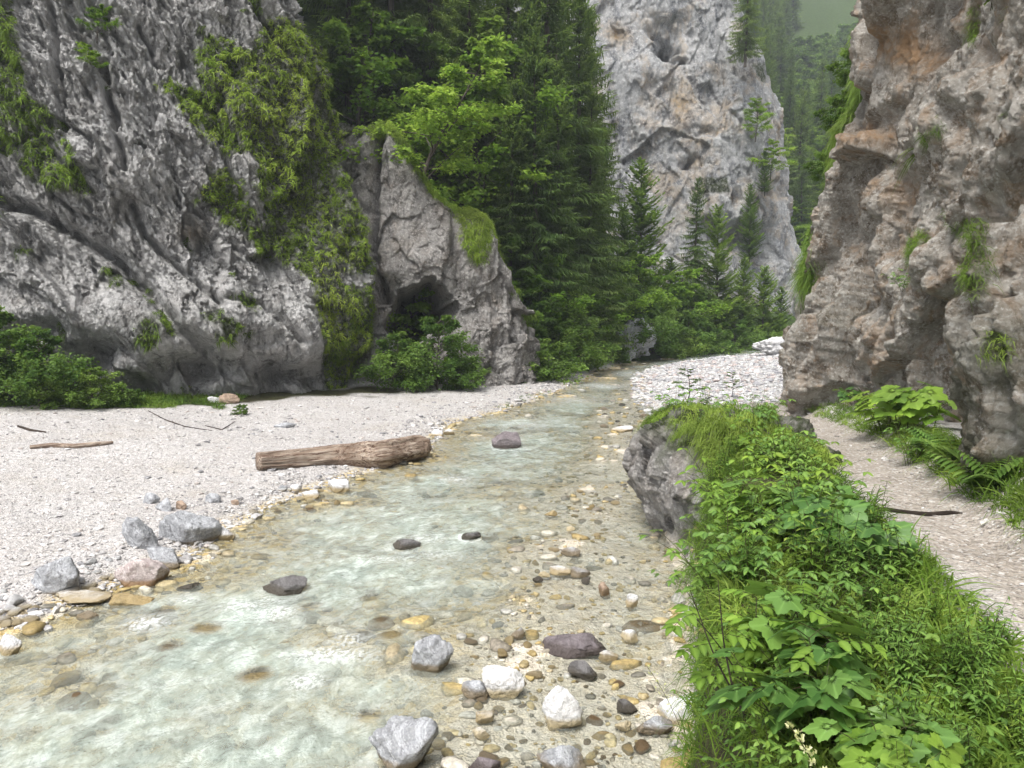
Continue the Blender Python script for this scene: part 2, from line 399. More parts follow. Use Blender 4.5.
def ground_parts(x, y):
    p = np.stack([x, y, 0 * x], -1)
    L = np.interp(y, LY, LX); Rr = np.interp(y, RY, RX)
    n1 = vn(p * .7, 1) * .12 + vn(p * 1.9, 2) * .05
    dl = (L + n1 * 2.0) - x; dr = x - (Rr + n1)       # >0 on land
    far = sstep(14, 24, y)
    hl = .10 * sstep(0, .8, dl) + .035 * np.clip(dl, 0, 16) + .30 * sstep(3, 9, dl) * (1 - .5 * far) + vn(p * .35, 9) * .10 * sstep(.5, 3, dl)
    pz = np.interp(y, PY, PZ)
    crest = pz + .05
    up = 1 - sstep(12.5, 16.5, y)
    steep = sstep(0, .34, dr) * crest * up + (.10 * sstep(0, 1, dr) + .06 * np.clip(dr, 0, 5) + .05 * vn(p * .6, 5) * sstep(0, 1, dr)) * (1 - up)
    hr = np.maximum(steep, 0)
    pl = np.interp(y, PLY, PLX); cf = np.interp(y, CFY, CFX)
    onp = sstep(-.25, .12, x - pl + vn(p * 2.2, 8) * .12) * (1 - sstep(18, 23, y))
    hr = hr * (1 - onp) + (pz + .02 * vn(p * 3, 3)) * onp
    hr = hr + .30 * sstep(cf - .35, cf + .4, x) * onp
    # bed
    bd = segdist(x, y, BARL)
    bar = np.exp(-(bd / (.75 + .06 * y)) ** 2)
    inside = np.minimum(-dl, -dr)
    deep = .04 + .14 * (.72 + .28 * sstep(7, 10, y)) * sstep(.1, 2.2, -dl) * (1 - .35 * sstep(14, 30, y))
    tt = (x - L) / np.maximum(Rr - L, .1)
    shoal = sstep(.56, .76, tt + .10 * vn(p * .8, 28)) * (1 - sstep(26, 34, y)) * (1 - .35 * sstep(.86, .95, tt) * (y > 6.5))
    deep = deep * (1 - .80 * shoal)
    bed = -deep * sstep(0, .5, inside) * (1 - 1.0 * bar) - .028 * bar + .05 * bar * vn(p * 1.3, 21) + .03 * vn(p * 2.6, 22)
    bed = bed + (.09 * vn(p * .9, 24) + .07 * vn(p * 2.3, 27)) * (1 - bar) * (1 - .75 * shoal) * sstep(.1, .8, inside)
    z = np.where(dl > 0, hl, np.where(dr > 0, hr, bed))
    soil = np.where(dr > .08, up * (1 - onp), 0)
    # ochre / soil below the left cliff
    fd = segdist(x, y, [tuple(q) for q in FOOT[:5]])
    soil = np.maximum(soil, np.where((dl > 0) & (y < 30), 1 - sstep(.9, 1.6, fd + vn(p * 1.5, 4) * .6 + .6 * sstep(-9, -5, x)), 0))
    wet = np.where((dl > 0), 1 - sstep(.0, .45, dl + .1 * vn(p * 4, 6)), np.where(dr > 0, (1 - sstep(0, np.where(y < 16, .10, .4), dr)), 1.))
    path = onp * (1 - sstep(-.1, .2, x - cf)) * (1 - .55 * (1 - sstep(.0, .25, x - pl - .05 + vn(p * 3, 12) * .1)) )
    SH[0] = shoal
    return z, soil, wet, path, inside
def ground(x, y):
    return ground_parts(np.atleast_1d(np.asarray(x, float)), np.atleast_1d(np.asarray(y, float)))[0]
def gz(x, y): return float(ground(x, y)[0])
def onground(px, py, z0=.3):
    z = z0
    for _ in range(12):
        q = G(px, py, z); z = .5 * z + .5 * gz(q[0], q[1])
    return np.array([q[0], q[1], gz(q[0], q[1])])

ys = np.concatenate([np.linspace(-14, 1, 30), np.arange(1.06, 12, .045), np.arange(12.05, 26, .08), np.arange(26.1, 62, .25), np.linspace(64, 400, 24)])
xs = np.concatenate([np.linspace(-300, -30, 8), np.linspace(-28, -12.5, 30), np.arange(-12.4, 6.5, .055), np.arange(6.6, 25, .22), np.linspace(26, 300, 14)])
X, Y = np.meshgrid(xs, ys)
Z, SOIL, BED, PATH, INS = ground_parts(X, Y); SAND = SH[0]
P3 = np.stack([X, Y, 0 * X], -1)
Z = Z + .012 * vn(P3 * 7, 31) + .006 * vn(P3 * 15, 32)
obj('ground', mesh('ground', np.stack([X, Y, Z], -1), gridf(len(ys), len(xs)), M_GROUND, dict(soil=SOIL, bed=BED, path=PATH, sand=SAND)), kind='structure',
    label='pale gravel banks, river bed and trodden footpath of the gorge floor')

# ------------------------------------------------------------------ rocks
def ico(sub):
    import bmesh
    bm = bmesh.new(); bmesh.ops.create_icosphere(bm, subdivisions=sub, radius=1)
    v = np.array([q.co[:] for q in bm.verts]); f = np.array([[q.index for q in p.verts] for p in bm.faces]); bm.free()
    return v, f
ICO = {k: ico(k) for k in (1, 2, 3, 5)}
def rockshape(seed, sub=5, ang=.92, rough=1., planes=11):
    r = np.random.default_rng(seed)
    v, f = ICO[sub]
    nn = r.normal(size=(planes, 3)); nn /= np.linalg.norm(nn, axis=1)[:, None]
    dd = r.uniform(.55, 1., planes)
    c = v @ nn.T
    rad = np.where(c > .12, dd[None] / np.maximum(c, .12), 9)
    k = 30.
    rr = -np.log(np.exp(-k * np.minimum(rad, 3)).sum(1) + np.exp(-k * 1.25)) / k
    rr = ang * rr + (1 - ang) * .9
    p = v * rr[:, None]
    p = p * (1 + rough * (.07 * fbm(p * 2.2, 3, seed % 50) + .035 * ridged(p * 6, 3, seed % 31))[:, None])
    if sub >= 5: p = p * (1 + rough * (.055 * blocky(p, .75, seed % 29, .8, 1.) + .030 * blocky(p, .32, seed % 23, .8, 1.) + .015 * blocky(p, .14, seed % 19, .8, 1.))[:, None])
    p -= (p.max(0) + p.min(0)) / 2; p /= (p.max(0) - p.min(0)) / 2
    return p, f
rock_i = [0]
BOULD = []
def boulder(px, py, wpx, hpx, mat, label, name='boulder', cat='rock', zb=None, flat=1., sink=.28, group=None, depth=None, ang=.92, yaw=None, rough=1., roll=0, top=None):
    rock_i[0] += 1; seed = 100 + rock_i[0] * 13
    q = onground(px, py) if zb is None else G(px, py, zb)
    if zb is None: zb = q[2]
    d = math.hypot(q[1], CAM_H - zb)
    wx = wpx * d / F; hz = hpx * d / F
    dy = depth or wx * .62
    el = (CAM_H - zb) / d
    hz = max(.62 * hz, (hz - dy * el * .5))
    p, f = rockshape(seed, 5, ang, rough)
    h_full = hz / (1 - sink)
    S = np.array([wx / 2, dy / 2, h_full / 2])
    a = rnd.uniform(-.25, .25) if yaw is None else yaw
    p = p * S
    if roll:
        c, s = math.cos(roll), math.sin(roll); p = np.stack([p[:, 0] * c - p[:, 2] * s, p[:, 1], p[:, 0] * s + p[:, 2] * c], -1)
    c, s = math.cos(a), math.sin(a); p = np.stack([p[:, 0] * c - p[:, 1] * s, p[:, 0] * s + p[:, 1] * c, p[:, 2]], -1)
    cz = zb + h_full / 2 - sink * h_full
    if top is not None: cz = top - h_full * .5 * .92
    o = obj(name, mesh(name, p, f, MS[mat]), label=label, cat=cat, group=group, loc=(q[0], q[1] + dy * .35, cz))
    BOULD.append((q[0], q[1] + dy * .35, max(wx, dy) / 2, cz + h_full / 2))
    return o

# ------------------------------------------------------------------ cliffs
def smooth_line(pts, n):
    pts = np.array(pts, float); d = np.concatenate([[0], np.cumsum(np.linalg.norm(np.diff(pts, axis=0), axis=1))])
    s = np.linspace(0, d[-1], 400); q = np.stack([np.interp(s, d, pts[:, 0]), np.interp(s, d, pts[:, 1])], -1)
    k = 25; w_ = np.hanning(k); w_ /= w_.sum()
    qq = np.pad(q, ((k // 2, k // 2), (0, 0)), 'reflect', reflect_type='odd')
    q = np.stack([np.convolve(qq[:, 0], w_, 'valid'), np.convolve(qq[:, 1], w_, 'valid')], -1)
    return s, q
def wall(foot, sv, hv, zf, lean, top=None, side=1, lean2=None):
    """rows of height hv over the foot line at the lengths sv; side=1: rock on the left hand of the line's direction"""
    s, q = smooth_line(foot, 0)
    t = np.gradient(q, axis=0); t /= np.linalg.norm(t, axis=1)[:, None]
    nx = np.stack([t[:, 1], -t[:, 0]], -1) * side     # outward
    k = 61; w_ = np.hanning(k); w_ /= w_.sum()
    nn = np.pad(nx, ((k // 2, k // 2), (0, 0)), 'edge'); nx = np.stack([np.convolve(nn[:, 0], w_, 'valid'), np.convolve(nn[:, 1], w_, 'valid')], -1)
    nx /= np.linalg.norm(nx, axis=1)[:, None]
    fx = np.interp(sv, s, q[:, 0]); fy = np.interp(sv, s, q[:, 1]); ox = np.interp(sv, s, nx[:, 0]); oy = np.interp(sv, s, nx[:, 1])
    if top is None: H = hv[:, None] + 0 * sv[None]
    else: H = hv[:, None] * top(sv)[None]
    Lh = lean(H) if callable(lean) else -lean * H
    B = np.stack([fx[None] + ox[None] * Lh, fy[None] + oy[None] * Lh, zf + H], -1)
    Nn = np.stack([ox[None] + 0 * H, oy[None] + 0 * H, np.full(H.shape, .12)], -1)
    return B, Nn, H
def nonuni(a, b, c, d, fine, coarse):
    return np.concatenate([np.arange(a, b, coarse), np.arange(b, c, fine), np.arange(c, d, coarse)])
def add_back(V, Nn, offs):
    rows = [V]
    for back, up in offs:
        r = V[-1].copy(); r[:, :2] -= Nn[-1][:, :2] * back; r[:, 2] += up; rows.append(r[None])
    return np.concatenate(rows, 0)
def vnormals(V):
    du = np.gradient(V, axis=1); dv = np.gradient(V, axis=0); n = np.cross(du, dv); n /= np.linalg.norm(n, axis=-1)[..., None] + 1e-9
    return n

# --- left cliff
footL = [(-34, 12), (-22, 15.5), (-16, 17.8), (-10.6, 19.4), (-8.4, 20.3), (-5.6, 22.3), (-4.3, 23.6), (-4.5, 25.6), (-6.6, 28.5), (-9, 33)]
sv = nonuni(0, 18.5, 38.5, 50, .034, .5); hv = nonuni(-.6, -.5, 12.8, 30, .034, .9)
B, Nn, H = wall(footL, sv, hv, .55, lambda h: -.16 * h - .35 * np.exp(-((h - 11) / 4.) ** 2))
px, py = proj(B)
A = R(27)
bx, by_, bz = B[..., 0], B[..., 1], B[..., 2]
along = bx * math.sin(A) - bz * math.cos(A); across = bx * math.cos(A) + bz * math.sin(A)
wp = np.stack([across, by_, along], -1)
wp = wp + .10 * np.stack([vn(wp * .8, 3), vn(wp * .8, 4), vn(wp * .8, 5)], -1)
strl = sstep(330, 230, py) * .8 + .2                       # the lower third is rounder
d = 1.0 * fbm(B * .28, 3, 1)
d += crag(wp, 1.3, .46, 1, 5, .60, (1, 1.3, 3.0)) * (.35 + .65 * strl)
d += .07 * ridged(wp * np.array([2.6, 1.2, .5]), 4, 6, .6) + .045 * ridged(wp * np.array([7.5, 4, 1.6]), 3, 16, .65) + .03 * fbm(B * 6, 3, 8, .8)
def groove(d, pts, wpx, depth, lip=0.):
    jx = 5 * vn(B * 1.7, 14); dd = segdist(px + jx, py + jx * .6, pts)
    return d - depth * np.exp(-(dd / wpx) ** 2)
for pts, wd, dp in [
    ([(-20, 200), (30, 208), (80, 236), (120, 262), (150, 296), (178, 332), (205, 350)], 6, .85),
    ([(45, 0), (60, 50), (58, 90), (66, 130)], 4, .5), ([(100, 60), (112, 100), (122, 140), (128, 176)], 3.5, .7),
    ([(132, 205), (148, 240), (170, 262), (200, 290), (215, 305)], 3.5, .6), ([(140, 20), (160, 62)], 3, .5),
    ([(225, 300), (260, 305), (300, 345)], 4, .35), ([(180, 60), (215, 130), (240, 200)], 3, .35), ([(10, 100), (60, 160), (100, 200)], 3, .3)]:
    d = groove(d, pts, wd, dp)
def dent(d, cx, cy_, rx, ry, dep, pw=2.2):
    jx = 6 * vn(B * 1.3, 17)
    r = np.sqrt(((px + jx - cx) / rx) ** 2 + ((py + jx - cy_) / ry) ** 2)
    return d - dep * np.exp(-r ** pw)
for a in [(207, 250, 13, 15, .8), (222, 268, 10, 14, .6), (95, 352, 32, 16, 1.1), (205, 362, 40, 14, 1.3), (300, 372, 30, 10, .8), (40, 330, 30, 12, .8), (255, 340, 26, 10, .5)]:
    d = dent(d, *a)
d += .9 * np.exp(-((px - 150) / 110) ** 2 - ((py - 325) / 38) ** 2) + .5 * np.exp(-((px - 275) / 55) ** 2 - ((py - 330) / 40) ** 2)
d -= .8 * (1 - sstep(.1, 1.3, H + .4 * vn(B * .8, 41)))
V = B + Nn * d[..., None]
px, py = proj(V)
PL1 = [(150, 82), (180, 78), (215, 40), (250, 38), (262, 20), (300, 30), (338, 15), (352, 60), (350, 110), (368, 200), (388, 300), (394, 382), (336, 382), (344, 330), (318, 285), (280, 262), (236, 232), (205, 190), (218, 160), (196, 130)]
PL2 = [(-10, 30), (14, 40), (30, 90), (62, 120), (92, 165), (98, 205), (60, 192), (20, 196), (-10, 215)]
PL3 = [(-10, 200), (50, 225), (66, 250), (30, 260), (-10, 250)]
mk = softpoly(px, py, PL1, 12); mk2 = np.maximum(softpoly(px, py, PL2, 9), softpoly(px, py, PL3, 7))
mk3 = softpoly(px, py, [(230, -10), (262, -10), (262, 22), (236, 12)], 4); mk4 = softpoly(px, py, [(-10, -10), (20, -10), (14, 30), (-10, 34)], 4)
nz = fbm(wp * np.array([1.1, .8, .55]), 4, 33) * 1.5
gL = np.clip((mk * 1.2 - .74 + nz * 1.0 + .46 * sstep(230, 340, px) + .2 * sstep(300, 370, py)) * 4, 0, 1)
gD = np.clip((np.maximum.reduce([mk2, mk3, mk4]) * 1.0 - .62 + nz * 1.1) * 4, 0, 1)
moss = np.clip(gL * .9 + gD * .9 + .8 * np.clip((fbm(B * .9, 4, 51) - .22) * 6, 0, 1) * sstep(300, 380, py), 0, 1)
och = .8 * np.exp(-((px - 192) / 12) ** 2 - ((py - 234) / 10) ** 2)
Vb = add_back(V, Nn, [(2, 2), (8, 7), (25, 12)])
pad = lambda a, n=3: np.concatenate([a] + [a[-1:]] * n, 0)
obj('cliff', mesh('cliff', Vb, gridf(*Vb.shape[:2]), M_L, dict(moss=pad(moss), ochre=pad(och))), kind='structure', label='tall grey limestone cliff with slanting cracks, left of the river')
CLIFF_L = dict(V=V, N=vnormals(V), gL=gL, gD=gD, px=px, py=py, sv=sv)

# --- wedge of rock with the cave
foot2 = [(-9.5, 30), (-7, 26.8), (-5.2, 25.6), (-2.5, 25.9), (.2, 26.9), (1.3, 28.4), (2.0, 32)]
tp = [(300, 122), (362, 120), (380, 112), (392, 112), (412, 140), (440, 182), (470, 205), (492, 205), (512, 250), (530, 300), (546, 345), (556, 372), (620, 380)]
sv2 = nonuni(0, 3.2, 13.2, 16, .03, .2)
s_, q_ = smooth_line(foot2, 0)
def top2(s):
    fx = np.interp(s, s_, q_[:, 0]); fy = np.interp(s, s_, q_[:, 1])
    z = 5 + 0 * fx
    for _ in range(12):
        yy = fy + .1 * z; pxx = 512 + F * fx / yy
        v = np.interp(pxx, [a for a, b in tp], [b for a, b in tp]); z = D(pxx, v, yy)[2]
    return np.maximum(z - .3, .4)
B, Nn, H = wall(foot2, sv2, np.linspace(-.05, 1, 300), .3, .13, top2)
px, py = proj(B)
d = .35 * fbm(B * .45, 3, 61) + crag(B, 1.9, .30, 5, 5, .45 , (1, 1, 1.4)) * (.75 + .5 * sstep(455, 500, px)) + .05 * fbm(B * 4, 4, 62, .7)
d = d + .25 * ridged(B * np.array([1.2, 1.2, .5]), 4, 63) * sstep(455, 490, px)
for a in [(372, 200, 6, 70, 1.0), (455, 250, 5, 40, .35), (390, 290, 12, 14, .5)]: d = dent(d, *a)
jx = 13 * fbm(B * 1.3, 3, 91); jy = 11 * fbm(B * 1.3, 3, 92); cp = softpoly(px + jx, py + jy, [(384, 330), (388, 306), (396, 292), (412, 284), (436, 283), (452, 292), (458, 312), (456, 330), (430, 338), (400, 338)], 2.5)
d -= 4.5 * cp
d -= 1.0 * np.exp(-(segdist(px + jx * .5, py, [(384, 100), (374, 150), (366, 210), (372, 270), (384, 300)]) / 5) ** 2)
d -= .4 * sstep(.86, 1., np.linspace(-.05, 1, 300))[:, None] ** 2
V = B + Nn * d[..., None]
pxv, pyv = proj(V)
hh = np.linspace(-.05, 1, 300)[:, None] + 0 * H
moss = np.clip((sstep(.86, 1, hh) + .9 * softpoly(pxv, pyv, [(455, 200), (500, 200), (480, 260), (470, 250)], 6)) - .2 + .5 * fbm(V * 1.2, 3, 65), 0, 1)
och = .5 * np.exp(-((px - 445) / 9) ** 2 - ((py - 190) / 30) ** 2)
Vb = add_back(V, Nn, [(.5, -.2), (1.2, -1.5), (2, -5)])
obj('cliff', mesh('cliff', Vb, gridf(*Vb.shape[:2]), M_2, dict(moss=pad(moss, 3), ochre=pad(och, 3))), kind='structure', label='wedge of grey rock with a small dark cave at its foot')
CLIFF_2 = dict(V=V, N=vnormals(V), hh=hh, px=pxv, py=pyv)

# --- right cliff
footR = [(CFX[0] + .3, -14)] + [(a + .30, b) for a, b in zip(CFX[1:11], CFY[1:11])] + [(7.9, 19.4), (10.4, 22), (16, 27), (30, 33)]
s_, q_ = smooth_line(footR, 0)
s5 = np.interp(4.2, q_[:, 1], s_); s18 = np.interp(21.5, q_[:, 1], s_)
sv3 = np.concatenate([np.arange(0, s5, .3), np.arange(s5, s5 + 6, .022), np.arange(s5 + 6, s18, .034), np.arange(s18, 45, .5)])
def zf3(): return None
hv3 = np.concatenate([np.arange(0, 5.5, .024), np.arange(5.5, 12.5, .036), np.arange(12.5, 30, .8)])
B, Nn, H = wall(footR, sv3, hv3, .25, lambda h: -.15 * h, side=-1)
px, py = proj(B)
wp = B + .12 * np.stack([vn(B * .9, 3), vn(B * .9, 4), vn(B * .9, 5)], -1)
c_, s_1 = math.cos(.42), math.sin(.42); wr = np.stack([wp[..., 0], wp[..., 1] * c_ + wp[..., 2] * s_1, -wp[..., 1] * s_1 + wp[..., 2] * c_], -1)
d = .55 * fbm(B * .35, 3, 71) + crag(wr, 2.1, .46, 11, 2, .55, (1, 1.3, 2.6)) + crag(wr, .55, .10, 14, 4, .50, (1, .9, 3.2)) + .34 * ridged(np.stack([wp[..., 0] * .3, wp[..., 1] * .75 + wp[..., 2] * .18, wp[..., 2] * .16], -1), 3, 73, .55)
d = blur(d, 3, 1); d += .10 * fbm(B * 3.2, 5, 72, .78) + .03 * ridged(B * 9, 3, 76) + .06 * ridged(wr * np.array([3, 2.2, 1.2]), 4, 78, .7)
d += .30 * sstep(.15, .5, vn(B * np.array([.5, .5, .8]), 74)) - .25 * sstep(.2, .5, vn(B * np.array([.9, .9, .6]), 75))
for a in [(905, 190, 10, 34, .5), (985, 100, 10, 60, .5), (1010, 62, 16, 10, .7), (965, 120, 9, 20, .4), (880, 300, 12, 20, .4), (995, 330, 30, 12, .5), (870, 110, 5, 30, .4), (930, 330, 14, 10, .3), (858, 245, 7, 16, .35)]: d = dent(d, *a)
d += .35 * np.exp(-((px - 840) / 25) ** 2 - ((py - 130) / 50) ** 2)
d -= .15 * sstep(300, 400, py) * sstep(950, 1000, px)
d -= .55 * (1 - sstep(1.8, 4.2, B[..., 2])) * (1 - sstep(9, 12, B[..., 1]))
d += 1.2 * sstep(18.4, 19.4, B[..., 1]) * sstep(4.5, 7, B[..., 2])
Nn = Nn + np.array([0, -.40, 0]) * (1 - sstep(17.5, 19, B[..., 1]))[..., None]; V = B + Nn * d[..., None]
pxv, pyv = proj(V)
gR = np.maximum.reduce([softpoly(pxv, pyv, p_, 8) for p_ in [
    [(948, 215), (985, 210), (1000, 260), (985, 300), (950, 290)], [(1000, 110), (1030, 90), (1030, 190), (1005, 170)], [(966, 0), (985, 0), (982, 60), (966, 50)],
    [(905, 235), (935, 220), (930, 270), (900, 262)], [(985, 330), (1010, 330), (1005, 360), (985, 355)], [(925, 110), (948, 120), (945, 140), (925, 136)]]])
gE = np.clip(1.6 - np.abs(V[..., 1] - 19.2) / 1.5, 0, 1) * (1 - sstep(215, 330, pyv)) * sstep(10, 50, pyv)
gR = np.clip((gR * .9 - .68 + .8 * fbm(V * 1.1, 3, 77)) * 4, 0, 1)
gE = np.clip((gE - .3 + .5 * fbm(V * .7, 3, 78)) * 3, 0, 1)
moss = np.clip(gR * .7 + gE * .7 + .7 * np.clip((fbm(B * .8, 4, 79) - .2) * 5, 0, 1) * sstep(250, 420, pyv), 0, 1)
och = .9 * np.exp(-((px - 925) / 16) ** 2 - ((py - 55) / 22) ** 2) + .8 * np.exp(-((px - 892) / 16) ** 2 - ((py - 140) / 10) ** 2) + .5 * np.exp(-((px - 905) / 10) ** 2 - ((py - 190) / 30) ** 2)
Vb = add_back(V, Nn, [(2, 2), (8, 5), (25, 8)])
obj('cliff', mesh('cliff', Vb, gridf(*Vb.shape[:2]), M_R, dict(moss=pad(moss), ochre=pad(och))), kind='structure', label='brown weathered rock wall rising beside the footpath on the right')
CLIFF_R = dict(V=V, N=vnormals(V), gR=gR, gE=gE, px=pxv, py=pyv)

# --- far pale cliff
footF = [(-30, 66), (-6, 63), (6, 62), (14, 61), (20, 61.5), (24, 63.5), (26.5, 68), (28, 76), (34, 95)]
sv4 = nonuni(0, 34, 66, 92, .11, 1.); hv4 = nonuni(0, 2, 34, 62, .11, 1.2)
s_, q_ = smooth_line(footF, 0)
B, Nn, H = wall(footF, sv4, hv4, 0, lambda h: -.10 * h - .0028 * np.clip(h - 4, 0, 99) ** 2)
px, py = proj(B)
d = 2.2 * fbm(B * .09, 3, 81) + crag(B, 5., .55, 21, 5, .5, (1, 1, 1.8)) + .16 * ridged(B * np.array([.9, .9, .4]), 4, 82)
for a in [(666, 48, 9, 9, 3.5), (681, 50, 4, 5, 2.0), (690, 160, 9, 6, 1.5), (775, 188, 9, 7, 2.5), (770, 225, 8, 10, 2.), (672, 30, 24, 16, 1.2), (735, 195, 5, 10, .8), (700, 130, 16, 5, .7), (745, 235, 12, 10, 1.8), (765, 245, 14, 14, 2.), (655, 90, 10, 8, .6), (720, 90, 10, 16, .6), (640, 150, 8, 14, .6)]: d = dent(d, *a)
V = B + Nn * d[..., None]
V[..., 0] -= .15 * np.clip(V[..., 2] - 14, 0, 40) * sstep(14, 24, V[..., 0])
pxv, pyv = proj(V)
gF = np.clip((np.maximum(softpoly(pxv, pyv, [(700, 178), (726, 178), (730, 192), (704, 192)], 4), softpoly(pxv, pyv, [(745, 60), (768, 60), (765, 100), (740, 90)], 6) * .6) - .4 + .6 * fbm(V * .3, 3, 84)) * 4, 0, 1)
gF = np.maximum(gF, np.clip((fbm(V * .22, 4, 87) - .30) * 5, 0, 1) * .8)
och = .45 * np.clip(fbm(V * .30, 5, 88, .7) * 4 - .6, 0, 1) * sstep(20, 120, pyv) + .6 * np.exp(-((px - 685) / 14) ** 2 - ((py - 105) / 25) ** 2) + .9 * np.exp(-((px - 618) / 10) ** 2 - ((py - 35) / 10) ** 2)
Vb = add_back(V, Nn, [(6, 4), (20, 8)])
obj('cliff', mesh('cliff', Vb, gridf(*Vb.shape[:2]), M_F, dict(moss=pad(gF, 2), ochre=pad(och, 2))), kind='structure', label='high pale cliff stained orange closing the gorge behind the spruces')

# ------------------------------------------------------------------ wooded slopes
hf = [(-14, 27), (-4.5, 28.2), (.2, 28.6), (2.6, 31.5)] + [tuple(q) for q in FOOT[7:]]
def hill(x, y):
    d_ = segdist(x, y, hf); p = np.stack([x, y, 0 * x], -1)
    left = y - np.interp(x, [q[0] for q in hf], [q[1] for q in hf]); sgn = np.where(left > 0, 1, -1)
    d_ = d_ * sgn
    hgt = np.where(d_ > 0, 1.15 * np.clip(d_ - .3, 0, 40), .8 * d_)
    ridge = 1.2 * np.clip(-x - .5, 0, 8) * sstep(1, 4, d_)
    hgt = hgt + ridge * .35
    cap = .6 + .35 * np.clip(d_, 0, 99)
    cap = np.where(x > 3, cap, 99)
    cap = cap + (40 - cap) * (1 - sstep(-2, 4, x))
    return 2.5 * (1 - sstep(27.5, 29.5, y)) * 0 + np.minimum(hgt, cap) + .35 * vn(p * .5, 91) + .12 * vn(p * 1.7, 92)
xh = np.arange(-34, 40, .4); yh = np.arange(24, 62, .4)
X, Y = np.meshgrid(xh, yh); Zh = hill(X, Y)
s = N('forest_floor'); c = s.mix(s.ramp(s.noise(2, 7, .7), [(.4, 0), (.6, 1)]), (.035, .05, .02), (.06, .095, .028))
M_FLOOR = s.fin(c, .95, s.bump(s.noise(5, 6, .7), .2, .8), .1)
keep = (Zh > -1.5) & ~((X < -8) & (Y < 30))
fc = gridf(len(yh), len(xh)); fc = fc[keep.ravel()[fc].all(1)]
obj('hillside', mesh('hillside', np.stack([X, Y, Zh], -1), fc, M_FLOOR), kind='structure', label='steep wooded slope behind the cave rock')
xh = np.arange(10, 190, 3.); yh = np.arange(74, 205, 3.)
X, Y = np.meshgrid(xh, yh)
def hill2(x, y):
    p = np.stack([x, y, 0 * x], -1)
    a = 512 + F * x / y
    base = .62 * (y - 74)
    return base + 3 * vn(p * .05, 95) - 3 * np.exp(-((a - 820) / 14) ** 2) * sstep(110, 160, y) + .12 * np.clip(x - 60, 0, 99)
obj('hillside', mesh('hillside', np.stack([X, Y, hill2(X, Y)], -1), gridf(len(yh), len(xh)), M_FLOOR), kind='structure', label='distant forested mountainside seen through the gap')

s = N('haze'); s.t.nodes.remove(s.b); pv = s.n('ShaderNodeVolumePrincipled'); pv.inputs['Color'].default_value = (.86, .93, 1., 1); pv.inputs['Density'].default_value = .0010; pv.inputs['Anisotropy'].default_value = .2
s.l(pv.outputs[0], s.out.inputs['Volume'])
hx = np.array([[x_, y_, z_] for x_ in (-305, 305) for y_ in (-20, 405) for z_ in (-2.5, 125)])
obj('haze', mesh('haze', hx, np.array([[0, 1, 3, 2], [4, 6, 7, 5], [0, 4, 5, 1], [2, 3, 7, 6], [0, 2, 6, 4], [1, 5, 7, 3]]), s.m, smooth=False), kind='stuff', label='thin moist air filling the gorge')

# ------------------------------------------------------------------ river
yw = np.concatenate([np.linspace(-10, 3.5, 10), np.arange(3.6, 14, .045), np.arange(14.05, 28, .08), np.arange(28.2, 62, .3)])
uw = np.linspace(-.06, 1.06, 260)
Lw = np.interp(yw, LY, LX) - .8; Rw = np.interp(yw, RY, RX) + .9
X = Lw[:, None] + (Rw - Lw)[:, None] * uw[None]; Y = yw[:, None] + 0 * X
p = np.stack([X * .9, Y * .75, 0 * X], -1)
wob = p + .35 * np.stack([vn(p * 1.1, 5), vn(p * 1.1, 6), 0 * X], -1)
zt = ground(X.ravel(), Y.ravel()).reshape(X.shape)
dep = np.clip(-zt, -.1, 1)
amp = sstep(.03, .2, dep) * (.55 + .45 * vn(p * .5, 7))
zz = .024 * amp * fbm(wob * 2.4, 3, 41) + .013 * (amp + .15) * ridged(wob * 5.5, 2, 44)
foam = np.zeros(X.shape)
RIVER = dict(X=X, Y=Y, zz=zz, dep=dep, amp=amp, foam=foam, n=len(yw))
